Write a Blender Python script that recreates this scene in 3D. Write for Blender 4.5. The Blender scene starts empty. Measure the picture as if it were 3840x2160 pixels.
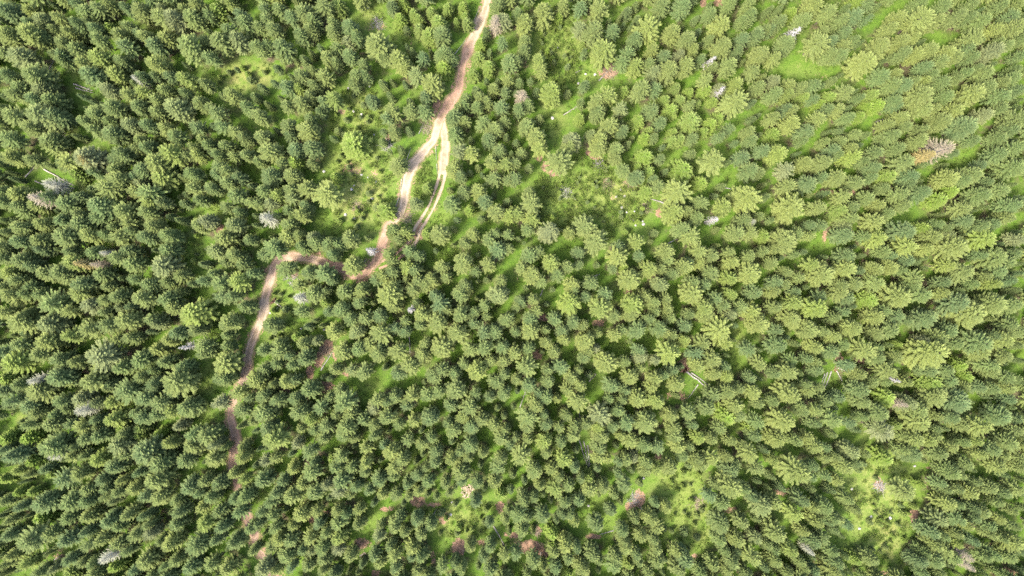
import bpy, math, random
import numpy as np
from mathutils import Vector

scene = bpy.context.scene
# ---------------------------------------------------------------- camera, sky, sun, exposure
CAM_H, HFOV = 180.0, math.radians(70.0)
cam_data = bpy.data.cameras.new('camera')
cam_data.sensor_width = 36.0
cam_data.angle = HFOV
cam_data.clip_start = 1.0
cam_data.clip_end = 5000.0
cam = bpy.data.objects.new('camera', cam_data)
cam.location = (0, 0, CAM_H)
cam.rotation_euler = (0, 0, 0)          # a drone looking straight down
scene.collection.objects.link(cam)
scene.camera = cam

SUN_EL = math.radians(57.0)
SUN_AZ = math.atan2(-0.78, -0.62)        # measured from +Y towards +X
to_sun = Vector((math.sin(SUN_AZ) * math.cos(SUN_EL), math.cos(SUN_AZ) * math.cos(SUN_EL), math.sin(SUN_EL)))
world = bpy.data.worlds.new('World')
scene.world = world
world.use_nodes = True
wn = world.node_tree.nodes
sky = wn.new('ShaderNodeTexSky')
sky.sky_type = 'NISHITA'
sky.sun_disc = False
sky.sun_elevation = SUN_EL
sky.sun_rotation = SUN_AZ
sky.altitude = 900.0
sky.dust_density = 6.0
sky.air_density = 0.8
sky.ozone_density = 0.4
world.node_tree.links.new(sky.outputs['Color'], wn['Background'].inputs['Color'])
wn['Background'].inputs['Strength'].default_value = 0.15
sun_data = bpy.data.lights.new('sun', 'SUN')
sun_data.energy = 1.65
sun_data.angle = math.radians(11.0)
sun_data.color = (1.0, 0.95, 0.85)
sun = bpy.data.objects.new('sun', sun_data)
sun.rotation_euler = (-to_sun).to_track_quat('-Z', 'Y').to_euler()
sun.location = (-60, -40, 220)
scene.collection.objects.link(sun)
scene.view_settings.view_transform = 'Standard'
scene.view_settings.look = 'None'
scene.view_settings.gamma = 1.0
scene.view_settings.use_curve_mapping = False
scene.view_settings.exposure = 2.72
scene.cycles.max_bounces = 6
scene.cycles.diffuse_bounces = 4
scene.cycles.glossy_bounces = 1
scene.cycles.transmission_bounces = 2
scene.cycles.use_adaptive_sampling = False
scene.cycles.use_denoising = False

# ---------------------------------------------------------------- survey of the place
# Crowns seen in the photograph, one line list per ninth-degree survey sheet (column,row).
# Each entry: x y radius (survey units of 10) and a tone letter
# (y yellow-green, b blue-green, l lime young growth, g grey-green, none = mid green).
CROWNS = {
(0,0): """10 13 10b,33 12 7y,45 20 9g,32 25 6,60 18 8y,79 6 6,90 13 9,100 8 8,111 5 7y,129 9 6b,141 6 5,143 12 8y,155 5 7,164 11 5g,164 20 11y,178 21 9g,188 11 7y,200 6 8y,196 19 11,212 18 6,220 12 8l,234 5 6y,245 17 7b,248 25 9,232 31 7,10 36 10,33 36 13y,45 38 7,56 31 6y,72 33 8y,80 26 8,89 25 5,98 29 7,100 41 8,113 29 7l,122 37 9y,128 48 9,131 28 6,142 34 6b,150 40 8,158 46 9b,170 39 8y,193 48 13,208 42 6,222 43 10,240 42 9g,6 54 8,22 56 11g,64 45 8,79 49 8,56 56 6,64 59 7,76 59 6,102 59 12y,125 64 8,160 66 10y,172 77 6b,188 79 9y,213 60 8,65 70 6,83 71 10y,93 76 12,119 76 9y,145 78 7,156 77 5,36 77 13,8 76 8,20 88 9,42 90 10g,13 96 8,33 100 9,50 100 11,110 91 9g,130 96 9y,144 95 8y,160 101 8,166 91 7,188 96 6,208 86 6,235 97 9y,204 105 7,214 110 6,79 114 7,96 117 9,116 109 10,140 108 10,159 113 8,179 111 11g,40 116 14g,13 118 12,56 116 10,33 129 10,111 123 6,130 127 9g,149 127 7,114 136 11,96 132 8,170 130 8y,179 138 8,200 129 8,220 113 9,226 127 9,250 109 7,238 133 8,248 140 6,10 140 10,50 143 10,206 143 6,143 142 6""",
(1,0): """10 11 6,26 11 7,42 4 5y,37 20 8,50 15 11,58 24 8,70 8 10,85 8 8l,13 23 8,20 31 8,4 30 6,47 38 7,57 33 6,79 24 7,80 33 8,100 26 9,106 32 8,94 44 6g,104 37 6y,123 48 14,28 49 10,14 48 7,5 50 8,73 60 8,82 51 7,95 59 7,27 59 5,50 61 5,82 66 6,59 74 6y,71 81 9y,48 78 8,34 88 8,44 91 5y,60 87 6,101 78 7,111 77 6,110 66 6,99 86 6,80 102 9y,69 105 6,143 61 10y,131 59 6,150 68 8y,162 76 9g,178 85 11y,170 97 7b,190 56 9,189 70 9l,196 58 6,169 59 6b,184 24 11l,165 31 6l,177 14 6l,138 8 7,149 5 6l,160 16 6l,175 38 8l,187 36 9,208 8 6l,194 10 6l,211 18 5l,215 25 6l,164 20 5l,202 23 4l,145 20 6l,138 113 9y,156 114 8,171 111 8,134 120 7,140 133 6,205 96 7,197 104 6,190 120 9,209 106 6,222 109 6,222 92 5,233 102 6,224 97 6,238 90 6,218 75 6l,234 68 8l,224 58 6l,225 43 6l,248 42 6,248 20 8g,244 6 7,254 62 9,253 83 6y,250 93 6,247 108 8b,209 122 5,229 124 8,239 130 8,201 133 9,233 139 8,250 123 6,54 133 11y,33 128 8,35 138 6,6 119 8,32 108 6,47 104 8,56 99 6,8 140 9,65 113 5,117 102 6b,106 139 7l,56 121 6""",
(2,0): """31 10 11y,13 22 9y,53 5 8,6 15 6,70 7 7b,86 8 10y,151 5 8,173 6 10,137 28 12y,161 31 9y,125 38 8,69 28 8g,84 30 11,103 29 8,177 39 9,201 13 7,212 24 11y,231 39 8b,221 4 8,237 5 7,92 50 13y,117 52 8,142 49 7y,155 55 7b,125 64 10y,112 62 8,138 63 6,170 54 6g,183 50 6y,190 59 6,213 46 9y,199 40 5,250 56 10y,228 52 6,159 70 11y,176 66 9y,144 74 8g,218 66 10,202 68 6,196 80 8,242 72 8,29 60 8y,30 70 7y,13 51 6,12 41 7,4 60 6,41 93 12y,96 96 11y,87 100 8,87 112 8,109 110 7g,131 89 10,144 90 7,195 91 7l,165 88 5l,178 93 6l,223 86 8y,210 89 6g,223 102 13y,248 88 8,170 101 6l,154 101 7l,141 111 8,160 112 8l,179 106 5,186 104 4l,202 103 5l,127 121 9l,179 122 10l,150 122 7,199 125 7l,207 120 6l,162 134 5l,138 132 5l,133 140 5l,144 139 4,193 133 6l,169 140 6l,160 141 6l,219 130 6,97 127 10y,111 132 6b,69 119 6l,14 126 9,5 110 7,17 106 6,24 137 11y,61 140 9g,79 135 6g,88 139 10y,208 139 6,238 132 6,113 92 6l,73 86 5,245 35 7,240 142 8,183 140 6,64 47 4l,73 52 4,48 21 4l,240 15 7,232 20 6,255 30 6""",
(3,0): """43 7 9y,58 15 9,72 22 8,11 23 8,33 23 9,2 30 6,22 14 6l,88 7 7l,98 6 7,85 19 8b,96 21 5,54 33 6,75 34 6,47 46 12y,18 47 9,62 43 7b,74 48 7y,83 43 7,70 57 8,56 60 8,118 32 8y,127 22 9y,148 22 12y,164 24 9y,111 48 11y,131 44 9y,144 40 7y,94 65 13y,158 53 8y,145 58 8y,133 56 8,176 55 9y,168 62 8,184 59 7,186 19 8,148 5 8,198 20 6,211 24 9,202 42 10y,195 52 8,203 59 7,224 33 7y,243 31 9y,227 43 6,221 53 9g,235 48 8,249 42 6,252 57 6,240 20 8,230 7 8,245 8 6,252 20 4,5 60 8y,6 83 6g,21 87 7y,33 88 6,45 86 7,19 97 7y,6 96 8,34 99 7l,43 101 5,60 99 8l,77 94 9y,51 106 6l,103 97 8l,108 107 7l,97 108 5l,16 111 6b,24 112 7y,49 122 9y,59 112 6,69 111 8y,80 118 6,90 118 6l,20 126 9y,38 132 9,4 135 6l,6 118 7,112 78 8,125 75 7y,122 87 9,135 87 9,143 82 7,153 83 6y,161 77 6,156 69 7,173 85 8,185 80 6,196 75 7,152 98 12y,123 103 8,127 107 6b,176 99 8,154 111 10,165 109 6,206 69 6,216 74 9,245 72 5,242 80 8,232 85 6,217 90 8,203 95 12y,232 97 10,249 93 7,185 113 10y,172 122 9,132 120 7,119 126 7,136 128 6,122 137 9,154 131 6,196 129 13b,216 118 9g,231 110 7,249 122 11,240 132 8,230 140 8,205 141 7,150 141 8,72 143 6,56 143 5,33 143 5,87 135 6,172 10 7,200 8 7""",
(0,1): """6 14 6,13 14 9y,33 15 7,50 3 8,68 6 10y,88 15 14g,122 10 9,117 15 7,138 4 6,150 5 8,160 20 12y,174 10 11y,190 13 7,201 11 7y,196 4 5,212 3 6,229 3 6,221 11 6,236 13 6,250 12 7,64 21 6,96 29 6,74 31 6l,118 27 7,122 37 12y,110 45 12y,147 27 9,137 34 6b,144 41 7g,152 50 13,140 50 8y,172 43 11y,223 22 9,196 30 8,231 28 8,219 31 7,232 40 8,242 34 7,215 46 7,196 44 8,238 52 8,202 56 7,18 50 10y,52 53 9,68 60 10,21 61 9,38 61 7y,25 67 8,6 56 9,3 47 7,102 63 12,82 54 7b,120 61 6,127 69 11,154 60 9y,165 60 6g,149 71 8,133 80 9y,82 72 8,63 76 8b,44 81 9y,22 84 10,6 89 6,83 82 11,100 74 8,156 83 9y,116 84 6,172 92 9,149 94 8,92 92 10y,68 94 13,42 97 9,23 98 9b,108 92 6,122 94 10y,133 88 7,208 77 9g,202 85 8y,237 83 9g,224 94 9y,198 98 9,242 69 6,254 60 7,229 64 6,250 97 6,169 106 9,73 108 8,44 106 7b,6 105 9,6 114 8,24 117 10,33 122 8,96 109 8,108 110 5g,131 108 8,118 115 9,135 120 10,78 120 11y,218 107 10g,236 113 8,226 119 6,243 122 8,165 123 13g,184 130 7,214 131 6,240 138 11y,200 129 6,64 130 10,104 131 9,48 131 10,13 130 10y,22 137 8,70 133 10,150 140 9,137 137 6,170 139 7,85 142 10,7 143 8,34 143 6,254 130 6,109 144 6""",
(1,1): """16 8 12y,41 8 9b,40 19 8l,56 5 9,56 20 5,26 20 6,5 18 6,17 33 10,37 33 8,55 47 10y,37 46 8,9 48 8,22 52 8y,37 56 8g,5 61 6,15 61 6g,50 63 6,46 71 9y,33 67 5,83 50 14y,80 34 6l,100 6 12l,145 24 10y,126 62 9l,176 46 5l,158 59 7g,195 27 9y,204 8 9g,216 9 8y,245 8 7,252 21 7y,236 19 7,205 33 7,195 59 9,210 47 7,224 48 8y,241 35 8,253 37 6,231 58 8b,242 68 9y,253 74 8y,215 68 6l,184 92 11y,218 91 8y,172 91 5l,209 99 6,163 113 6,151 123 9y,151 90 7y,138 86 7,133 90 6,143 97 6,154 106 7,128 111 7,138 112 7,72 84 8,73 93 7,31 94 8y,33 82 8,43 92 7,56 94 7g,83 101 7,94 97 9,18 105 10,47 103 8,61 99 9,90 127 11y,78 112 7,32 124 7,53 129 8,68 130 10,74 137 6b,127 131 8y,138 128 8,118 136 7b,160 128 8,152 135 5y,176 135 8y,191 134 6,188 123 8y,210 119 11y,233 120 9y,223 128 6,244 107 10b,254 104 6,235 98 8,242 91 6,254 93 6,140 142 8,105 141 7,170 142 8,210 143 8,246 137 6,6 138 8,9 115 6,43 142 6,164 140 7""",
(2,1): """29 5 9y,10 9 5,47 18 13y,58 4 8,87 4 9y,104 4 7,105 15 6y,133 13 10l,150 14 5,180 11 5,171 26 11l,204 17 13y,231 13 8b,233 29 10,248 30 6,252 9 8,2 20 6,3 36 6,17 49 7,20 60 11y,5 71 9y,20 77 8y,16 86 8,38 88 11g,57 90 6y,79 76 11,82 99 13y,123 98 8y,106 103 6b,66 109 6b,105 114 10y,166 47 14y,189 40 8l,161 68 11y,174 66 6,146 44 7,135 48 7l,111 29 7,123 33 8,137 29 6l,125 24 5l,235 54 15y,191 60 9,213 64 9y,186 74 7,170 85 9,184 93 11y,188 105 9y,225 90 10,240 90 9y,253 93 8l,234 76 8,248 72 5,153 108 9y,156 117 8,138 125 10y,172 125 9y,189 120 6y,200 113 8,178 119 6b,150 126 6,220 119 9y,220 110 7,239 131 11y,220 136 8y,199 129 9,116 137 11y,112 124 6l,101 126 5,26 107 7,18 112 8,9 124 8,40 118 10y,55 124 7,68 121 5,22 132 9y,29 138 6,44 131 8,62 142 8y,80 140 8,160 132 7,148 141 9g,182 139 8,193 141 7,253 109 6,128 113 5b,142 36 4b,240 113 6,165 143 6""",
(3,1): """8 10 10y,18 27 8g,36 20 8y,55 20 10y,64 6 8b,84 13 10y,82 5 7y,70 11 6,96 17 6,105 23 9,136 18 11,108 8 8,130 5 7,70 33 9,56 34 6,40 39 9b,19 41 10y,89 39 8,104 34 6,120 33 11l,117 44 6,143 32 8b,142 41 6b,180 34 9y,203 32 10,194 37 8,182 48 9l,154 49 8b,170 56 9l,212 51 10,233 47 9,246 23 11,220 39 6,245 6 10,230 11 8,208 18 6b,78 52 8y,100 56 8,53 63 9y,25 65 15y,72 66 10l,86 64 7,113 60 7y,133 52 8,135 63 8,127 72 8,108 77 11y,84 74 9,43 82 6b,54 82 6,78 83 6g,78 92 9b,30 90 7,42 93 6,17 97 12y,6 106 6y,111 95 10y,97 93 6,139 88 11b,156 86 8l,169 81 7,165 93 8y,178 86 5,198 78 9b,195 65 9y,238 75 7y,225 80 7,213 84 9,242 62 10,250 58 6,215 95 12y,140 103 11y,158 106 7y,117 108 7,124 114 7b,140 117 7b,187 104 14y,179 122 8y,196 127 11y,213 113 6,227 114 11,239 120 9,229 128 10,216 132 6y,245 110 6,248 96 7g,80 112 10,45 122 8y,78 125 11y,92 127 5b,108 128 8y,123 125 8y,135 128 5,20 129 6,54 132 12y,33 135 6,9 139 8,108 140 9,147 136 10,145 143 8,87 140 10,72 142 7,4 120 6,16 142 6,225 141 8y,205 142 7,176 140 7b,242 139 6b,182 93 6g""",
(0,2): """15 7 11y,29 5 8,44 7 7,56 17 13,72 22 9y,82 4 11y,93 16 10g,107 12 7,121 9 8,143 10 10,109 24 7,123 20 5g,133 19 5b,168 11 10,180 4 5,175 20 9y,195 26 15y,220 5 10,220 18 8,233 8 8,248 19 8,231 35 10,8 25 9y,33 23 6,25 34 14y,52 35 13g,128 32 11y,112 37 10,156 32 8,159 36 8g,93 43 11y,73 48 8y,120 50 7y,133 50 8,177 44 8b,168 53 8y,158 62 7y,200 50 8,209 59 10,228 47 6,229 60 6,7 63 9,23 56 10,30 45 6b,51 54 11y,44 67 10,105 68 18g,64 72 9,78 74 8,18 75 13y,100 82 8y,124 80 9,142 72 11,165 76 8,185 79 8,154 83 6,206 75 8,226 76 13y,144 88 7,155 96 9,179 93 15,248 88 10y,228 93 8,238 106 9y,250 111 6,220 113 8g,210 97 7,60 90 12,69 94 6,93 94 12y,23 96 8,42 102 12y,10 90 10l,6 102 8b,128 104 13,108 102 6,112 97 7b,148 111 11,164 116 11,173 105 8,189 120 11,111 114 8y,82 112 10g,97 116 6g,64 115 8,16 113 9b,33 119 10b,39 125 9,135 126 7,145 130 10,208 133 10,220 140 6,239 123 9,56 126 6,68 122 6,96 132 7,115 133 9y,54 137 10,74 138 8,85 139 9y,160 127 8,172 125 8y,125 140 6l,142 141 7l,180 139 6g,195 140 9,30 137 6,100 140 6,254 133 5""",
(1,2): """57 6 10,87 4 9,70 2 5,106 3 7y,134 7 12y,160 2 9y,181 8 7b,205 6 9,213 2 5y,242 8 11g,231 17 6,162 16 5,138 19 8y,185 16 9b,70 15 6l,104 14 7,85 24 9,96 30 8,110 31 8,125 28 8b,168 26 9y,192 22 6,206 27 9,220 24 6,233 28 5,184 34 11y,165 37 6,149 33 6,202 44 11y,126 45 11y,103 44 8g,142 40 7b,151 43 6b,79 42 9y,37 26 8,17 32 8,24 41 6,24 57 9,48 57 6,40 48 6l,60 54 5g,74 24 5b,250 32 8,220 36 7b,228 45 8b,240 42 8,249 60 8,216 60 9,229 60 9,168 66 9y,187 60 11y,143 63 10y,114 55 7y,125 58 6b,87 65 9y,103 60 8,124 67 8,156 77 11y,144 84 8b,170 56 6,210 78 6,223 84 11y,236 74 8y,250 74 8y,201 83 8,180 88 9,188 82 7,242 93 8,248 87 6,77 80 6y,95 82 6g,110 88 9,37 77 7,48 72 8,54 67 6,21 77 6,8 82 7,32 69 5b,7 64 6,6 98 6y,17 97 6,29 95 8y,40 92 6,54 103 10,86 102 6,42 111 8,23 114 9,8 109 8,74 108 6,90 115 11,65 120 8,96 126 8,81 127 5,122 112 9y,132 113 6,141 109 7,158 108 8y,174 107 8,185 105 8,201 103 11,196 118 8,151 113 5,152 119 6b,220 104 6,216 119 10,235 108 6b,249 108 8,43 124 11,8 127 11,56 132 8y,119 122 7g,132 131 9,143 136 7,120 138 6,109 132 7,92 139 11,72 139 8,158 134 8y,175 131 10,209 129 8y,192 135 6,199 141 8,218 139 8,226 133 8,240 138 7,46 140 6,13 141 10,60 143 6,252 142 6""",
(2,2): """59 14 12y,86 20 11y,74 8 6,94 5 8,62 2 6,133 7 8y,120 16 11y,119 26 8,102 28 8,143 15 8,154 11 6y,158 20 6y,144 23 6,158 31 6,138 31 7,181 6 11y,193 19 11y,206 11 8,221 7 8y,212 17 7,229 19 8,242 25 9y,218 26 7g,196 28 8y,179 26 6,244 5 8,247 36 10y,208 42 13y,175 38 7b,10 14 6b,21 12 6,25 23 7y,6 19 5,17 30 7,17 42 10y,3 45 6,33 41 5,42 32 7b,60 34 8,50 42 7,70 37 6,34 53 6y,52 51 6y,74 52 10y,86 45 6y,102 49 7y,110 43 6,127 42 10,147 42 9,146 49 7y,160 49 6,171 53 7y,190 55 8y,212 55 8y,131 61 8b,87 60 5g,16 61 7,43 64 7,76 63 7y,72 70 7,3 64 8y,15 79 11,35 82 6,49 77 9,93 75 12y,114 74 6,129 80 6y,118 89 10y,128 69 8g,158 66 12y,144 71 6g,184 65 8b,201 72 10y,186 81 8y,215 88 8y,200 88 7y,237 62 8,249 76 7,238 90 6,217 76 5b,142 89 9y,153 87 6,162 83 6b,165 97 8y,140 99 7y,59 90 8y,66 83 5,4 92 6,17 97 7,37 95 8,55 101 6y,69 98 7y,102 99 8,112 102 7,28 105 6b,34 110 8,45 112 5y,24 119 8y,66 113 10y,125 111 9y,145 114 11y,110 112 6,99 111 6,200 106 8,215 103 8,226 100 7,242 103 9y,223 118 10y,194 120 8,247 116 6,87 125 12g,105 122 7,55 128 7,16 129 11,33 127 5,160 126 9y,176 124 8,135 134 12,114 134 9,86 138 7y,74 136 6,35 137 6,15 139 7,47 140 6,62 139 6,214 129 10l,227 129 7,208 139 7,161 140 7,182 138 6,245 133 8,240 141 7l,100 138 6""",
(3,2): """8 4 7y,28 4 6b,72 4 9y,54 10 8,27 13 9y,7 20 8,49 20 12y,23 30 10y,80 11 7,100 12 10l,76 24 6b,68 30 6,106 29 9y,117 21 8,133 8 13y,154 8 10,175 5 7y,192 3 6,190 15 13b,202 26 15y,225 15 13,245 18 11,156 30 11,129 29 8,138 34 6,86 40 10y,66 48 8,40 43 10,8 43 7,10 57 9b,47 59 8y,56 44 6,108 45 8,123 42 10,96 62 11y,76 58 6,64 64 9b,110 59 6,129 57 5l,110 69 8,128 70 7,182 44 9b,170 50 10,188 56 7,164 64 17y,156 53 6g,212 55 13,235 52 10y,225 48 7,215 65 9,242 36 9,236 68 8,250 43 8,223 78 10,192 77 9l,179 82 8,159 82 9,119 83 10y,80 77 7b,90 87 7y,38 71 5,47 74 6,23 72 6,18 83 11y,5 85 7,48 83 7,20 107 12y,4 113 6,35 98 6,42 104 7y,50 100 5,58 114 7,90 102 9,103 94 6,118 93 6,138 95 6,96 113 8,116 110 11l,72 110 6b,30 117 6,162 96 12l,184 94 8,197 89 8l,196 99 6,165 109 12y,213 100 8b,225 101 7,239 100 7,238 90 8,189 115 12b,140 115 9g,149 123 12,109 126 10,95 129 6,14 132 12y,33 123 6,47 122 6,62 132 9,80 136 6b,46 137 6,150 135 13y,169 129 6,183 129 9,108 140 8g,127 138 7l,195 137 8,213 139 11y,233 129 11b,242 112 7b,250 133 6,248 142 7,225 84 7,248 92 5,168 142 6""",
(0,3): """14 23 10b,55 15 13,75 14 6,88 6 9,100 3 8,124 3 8,142 3 6l,160 3 7l,170 10 7y,196 6 11y,222 11 7g,229 15 4,148 20 14b,120 13 11g,99 28 8y,116 34 9,127 24 7,74 23 7,86 24 6,162 32 11,188 26 9,215 27 10y,242 24 7y,246 15 6y,139 40 6b,83 42 9,124 48 6y,105 47 7b,158 48 12,138 58 9y,90 58 8,109 56 7,121 60 7,65 48 11b,148 64 8b,164 65 11y,179 68 7,192 54 10b,207 48 6,224 45 7,236 42 6,247 46 6y,225 50 5,249 65 8,202 62 6,213 64 7,231 65 6,45 70 11,72 70 11,88 68 8,106 66 6,116 69 4g,183 79 8,204 74 6y,222 79 8,240 80 8,90 85 8,70 86 8,43 85 9l,110 88 9b,132 83 8,147 84 6,122 95 6,152 93 7,180 92 8,208 91 9y,225 93 8,32 108 14,10 103 7,55 101 9,70 108 11b,88 99 6b,92 112 8,106 108 8y,122 111 8,138 102 9,154 101 7g,164 109 5,176 110 9y,200 112 11,218 108 6,239 108 9,254 96 6,130 119 7,96 131 6,119 133 9l,149 128 10y,168 134 5,180 127 8,193 134 9,215 131 8,230 136 9y,13 123 8y,6 133 6,30 132 8y,42 140 7,56 136 6g,72 127 7b,75 139 8l,98 141 9,86 130 6,137 139 6b,155 142 7,254 118 5,6 70 6,20 76 6b,10 89 6,34 60 6l,20 60 6l,6 46 6l,18 40 6y,28 44 5,45 38 5b,54 42 5l,9 6 8l,30 6 8l,4 18 6b,33 30 6l,45 12 5l""",
(1,3): """20 8 14y,43 11 6g,55 18 9,69 6 6,90 4 8,98 6 5,119 3 6,111 15 7y,129 13 5b,136 20 9y,148 28 8,139 36 8y,154 8 7,166 12 6,178 4 6,182 18 7,196 27 8y,180 30 7,172 34 5,216 12 8,206 19 6,228 22 6,213 26 6,243 34 8,247 26 6,255 13 5,246 6 8,86 23 8,78 27 6l,10 30 6g,20 26 6y,38 36 7y,57 41 10,47 51 6,60 30 5b,82 34 7,96 33 6,109 31 8y,109 39 6,86 48 9,124 48 9,138 44 6,152 52 6,164 44 6,174 50 8,162 59 6y,153 63 5,190 51 6,205 42 9,208 50 6,223 50 7,240 50 7y,8 49 9,28 49 6b,20 60 8,36 63 9,59 62 9,83 60 8g,70 54 6g,95 62 5,101 54 6,113 58 6b,127 62 6y,141 63 7,6 80 6,17 69 7,17 83 6,45 82 9y,39 93 5y,63 79 6y,82 79 7y,90 82 6,83 92 8,104 78 6y,20 95 7,5 90 6,103 95 6,127 94 5,139 95 8,145 85 6,161 88 7,175 93 6,149 100 6,165 102 7,124 106 6g,55 106 8y,72 100 6,83 106 8y,64 93 6b,23 107 7y,34 108 8,16 116 6,68 116 9,48 117 5b,32 124 9,68 127 7,83 119 6g,95 125 7,56 120 5g,118 123 6,141 123 8y,157 115 9y,124 132 7,135 115 6,166 126 7,157 126 5b,10 135 9g,22 137 6y,36 135 6b,53 134 7,78 141 6,140 136 6,162 139 7,187 137 7,199 132 5,206 137 7,215 114 6y,229 125 6,235 115 6,236 139 7,249 124 6,221 91 5b,218 73 6b,245 62 7l,251 89 5,68 139 6,254 80 4""",
(2,3): """4 6 6,33 9 9y,9 23 11y,34 19 6,17 7 5,49 9 6,61 3 8,50 27 8y,62 35 6b,22 38 9,40 37 7y,27 52 6y,44 57 9y,57 54 8,48 44 6,53 70 7,77 44 6l,79 58 8y,69 47 5,90 6 8y,86 17 8,95 26 5y,87 25 7y,119 7 8y,110 3 5y,133 11 8,145 14 8,163 4 8,166 13 9y,177 14 5,186 4 8y,172 22 6,199 7 7y,219 8 6y,198 26 9y,186 25 6,182 30 5y,215 24 6y,224 29 6,238 21 10y,231 12 6,244 3 7,244 35 9,218 37 8,115 27 7,121 26 6g,108 30 5,133 30 7,144 37 7y,159 36 9y,134 38 6,92 54 7,106 42 5,112 54 8,104 63 5,217 53 12y,233 57 6,183 46 7,205 52 6,198 63 6b,210 69 8,156 74 7y,144 70 5b,10 65 6,22 65 5,12 70 6,6 83 9,32 84 9,16 87 5,59 82 6,62 89 6y,51 83 5b,68 70 6,10 97 8,40 102 8l,53 114 9y,65 117 5,42 121 6,55 127 6,20 131 8,31 136 5,44 135 6,4 122 6,37 112 6l,85 93 8,100 78 6,112 98 6,114 108 6,113 116 8,129 103 8y,124 87 6,139 86 7y,145 95 8y,143 108 6,145 116 6,124 122 6,104 125 7,103 133 9,117 132 6l,126 131 6,145 130 8,137 140 6,82 123 8,70 134 9y,56 141 6l,88 128 5,164 118 6y,172 120 6b,174 128 8b,168 138 9,210 90 9,231 89 7,208 106 7,224 107 8y,215 119 5,245 104 8g,240 124 10y,221 130 9,202 133 7,215 137 6,250 72 10g,226 119 5b,252 134 5,190 140 6,236 142 6,242 64 6b,254 112 6""",
(3,3): """8 5 8y,36 5 6y,25 8 6,47 13 8,56 16 5,84 19 8g,96 22 4,106 5 11g,146 6 10y,161 9 8y,136 3 6,168 5 6,181 14 8y,195 9 6,208 9 7y,171 21 8,212 22 7y,226 18 8,240 10 10,252 13 6y,235 23 6,145 23 9,198 31 8,229 34 8y,134 16 6,28 38 15y,43 32 6,4 28 5y,56 26 6y,66 24 5,76 34 8y,87 31 6,42 44 5b,57 45 6,67 46 6y,114 34 11l,136 60 11y,152 52 5l,172 52 6,182 39 9,192 43 6,201 60 8y,208 50 6,222 56 7,235 60 6,190 56 6,248 56 8,177 70 10y,188 72 6,187 86 9,170 87 10g,195 92 7y,178 58 6,4 71 8,33 68 9,42 73 6y,23 80 9y,56 74 8,64 85 7,79 68 7,91 76 5,78 92 5b,47 90 6y,34 97 6y,8 101 10,60 90 5,69 86 6,64 98 5,54 106 7,44 108 7,20 118 8y,4 117 5,68 130 7,62 120 6,85 127 7l,101 121 7,105 115 6,30 130 6,7 128 6,18 140 6,64 139 8y,45 137 6b,34 134 5,160 100 9b,172 103 6,187 102 6,164 113 8,175 118 8,187 111 5y,155 120 6,150 128 8b,164 129 8,185 126 8,205 86 6,213 79 7,221 93 7,228 86 6y,245 93 6,243 109 10y,220 101 6,233 106 6,204 108 6b,225 123 7,240 124 8,248 118 5b,230 70 6,244 79 5,215 125 6,169 138 6,153 138 6,252 35 6,204 76 6,252 26 7""",
}
# Standing dead spruces: sheet, x, y, radius, kind (p pinkish needles, w grey-white twigs, o browning)
DEAD = [(0,0,140,81,5,'w','slim pale grey dead spruce standing among green spruces'),
(0,1,40,54,9,'p','pinkish brown dead spruce beside short fallen logs'),
(0,1,53,40,8,'w','dull grey dead spruce at the end of the long log in the grass'),
(0,1,99,121,5,'p','small pinkish dead spruce tucked under tall green crowns'),
(3,1,174,6,12,'p','largest pink-grey dead spruce at the edge of a grass gap'),
(3,1,160,12,7,'o','yellowing dying spruce against the largest pink-grey dead spruce'),
(2,0,11,96,7,'p','pale pinkish dead spruce near the edge of the bushy glade'),
(0,2,85,122,8,'w','grey dead spruce with feathery twigs in the dense stand'),
(0,2,38,92,7,'w','slender grey dead spruce beside a yellow-green spruce'),
(1,2,42,10,6,'w','leaning grey dead spruce beside the fallen log with root ball'),
(3,2,133,117,6,'p','brown-grey dead spruce among lime green crowns'),
(0,3,111,124,8,'w','bushy silver-white dead spruce in the dense young growth'),
(0,3,57,23,6,'w','pale grey dead spruce top beside a dark gap'),
(3,3,196,123,7,'p','pale mauve dead spruce, taller of a close pair'),
(3,3,198,133,5,'p','pale mauve dead spruce, shorter of a close pair'),
(3,3,40,119,4,'w','narrow white dead spruce tip in a dark gap'),
(1,0,242,22,7,'p','greyish pink dead spruce beside the pale straight track'),
(0,1,90,16,9,'o','sparse browning spruce beside a strip of yellow grass'),
(0,1,84,121,7,'o','orange-tinged browning spruce in the closed stand'),
(2,1,240,78,5,'w','small grey dead spruce under a wide yellow-green crown'),
(0,1,108,110,5,'w','short silvery dead spruce between dark crowns'),
(1,1,10,74,8,'w','grey lichen-covered dying spruce at the meadow edge')]
# Bare snags: sheet, x, y, radius, label
SNAGS = [(3,0,27,33,8,'bare silver snag with a full star of branches'),
(1,1,114,107,6,'bare white snag beside the reddish lower track'),
(0,2,184,60,5,'bare bright white snag beside the narrow grass strip'),
(1,2,155,22,4,'small bare white snag in the dark middle of the stand'),
(2,0,202,60,6,'dark grey snag with curved bare branches'),
(3,2,128,93,4,'small bare snag poking out between green crowns'),
(2,1,204,76,6,'bare twiggy snag over a dark green gap'),
(2,0,211,90,5,'thin grey snag leaning between two spruces')]
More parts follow.
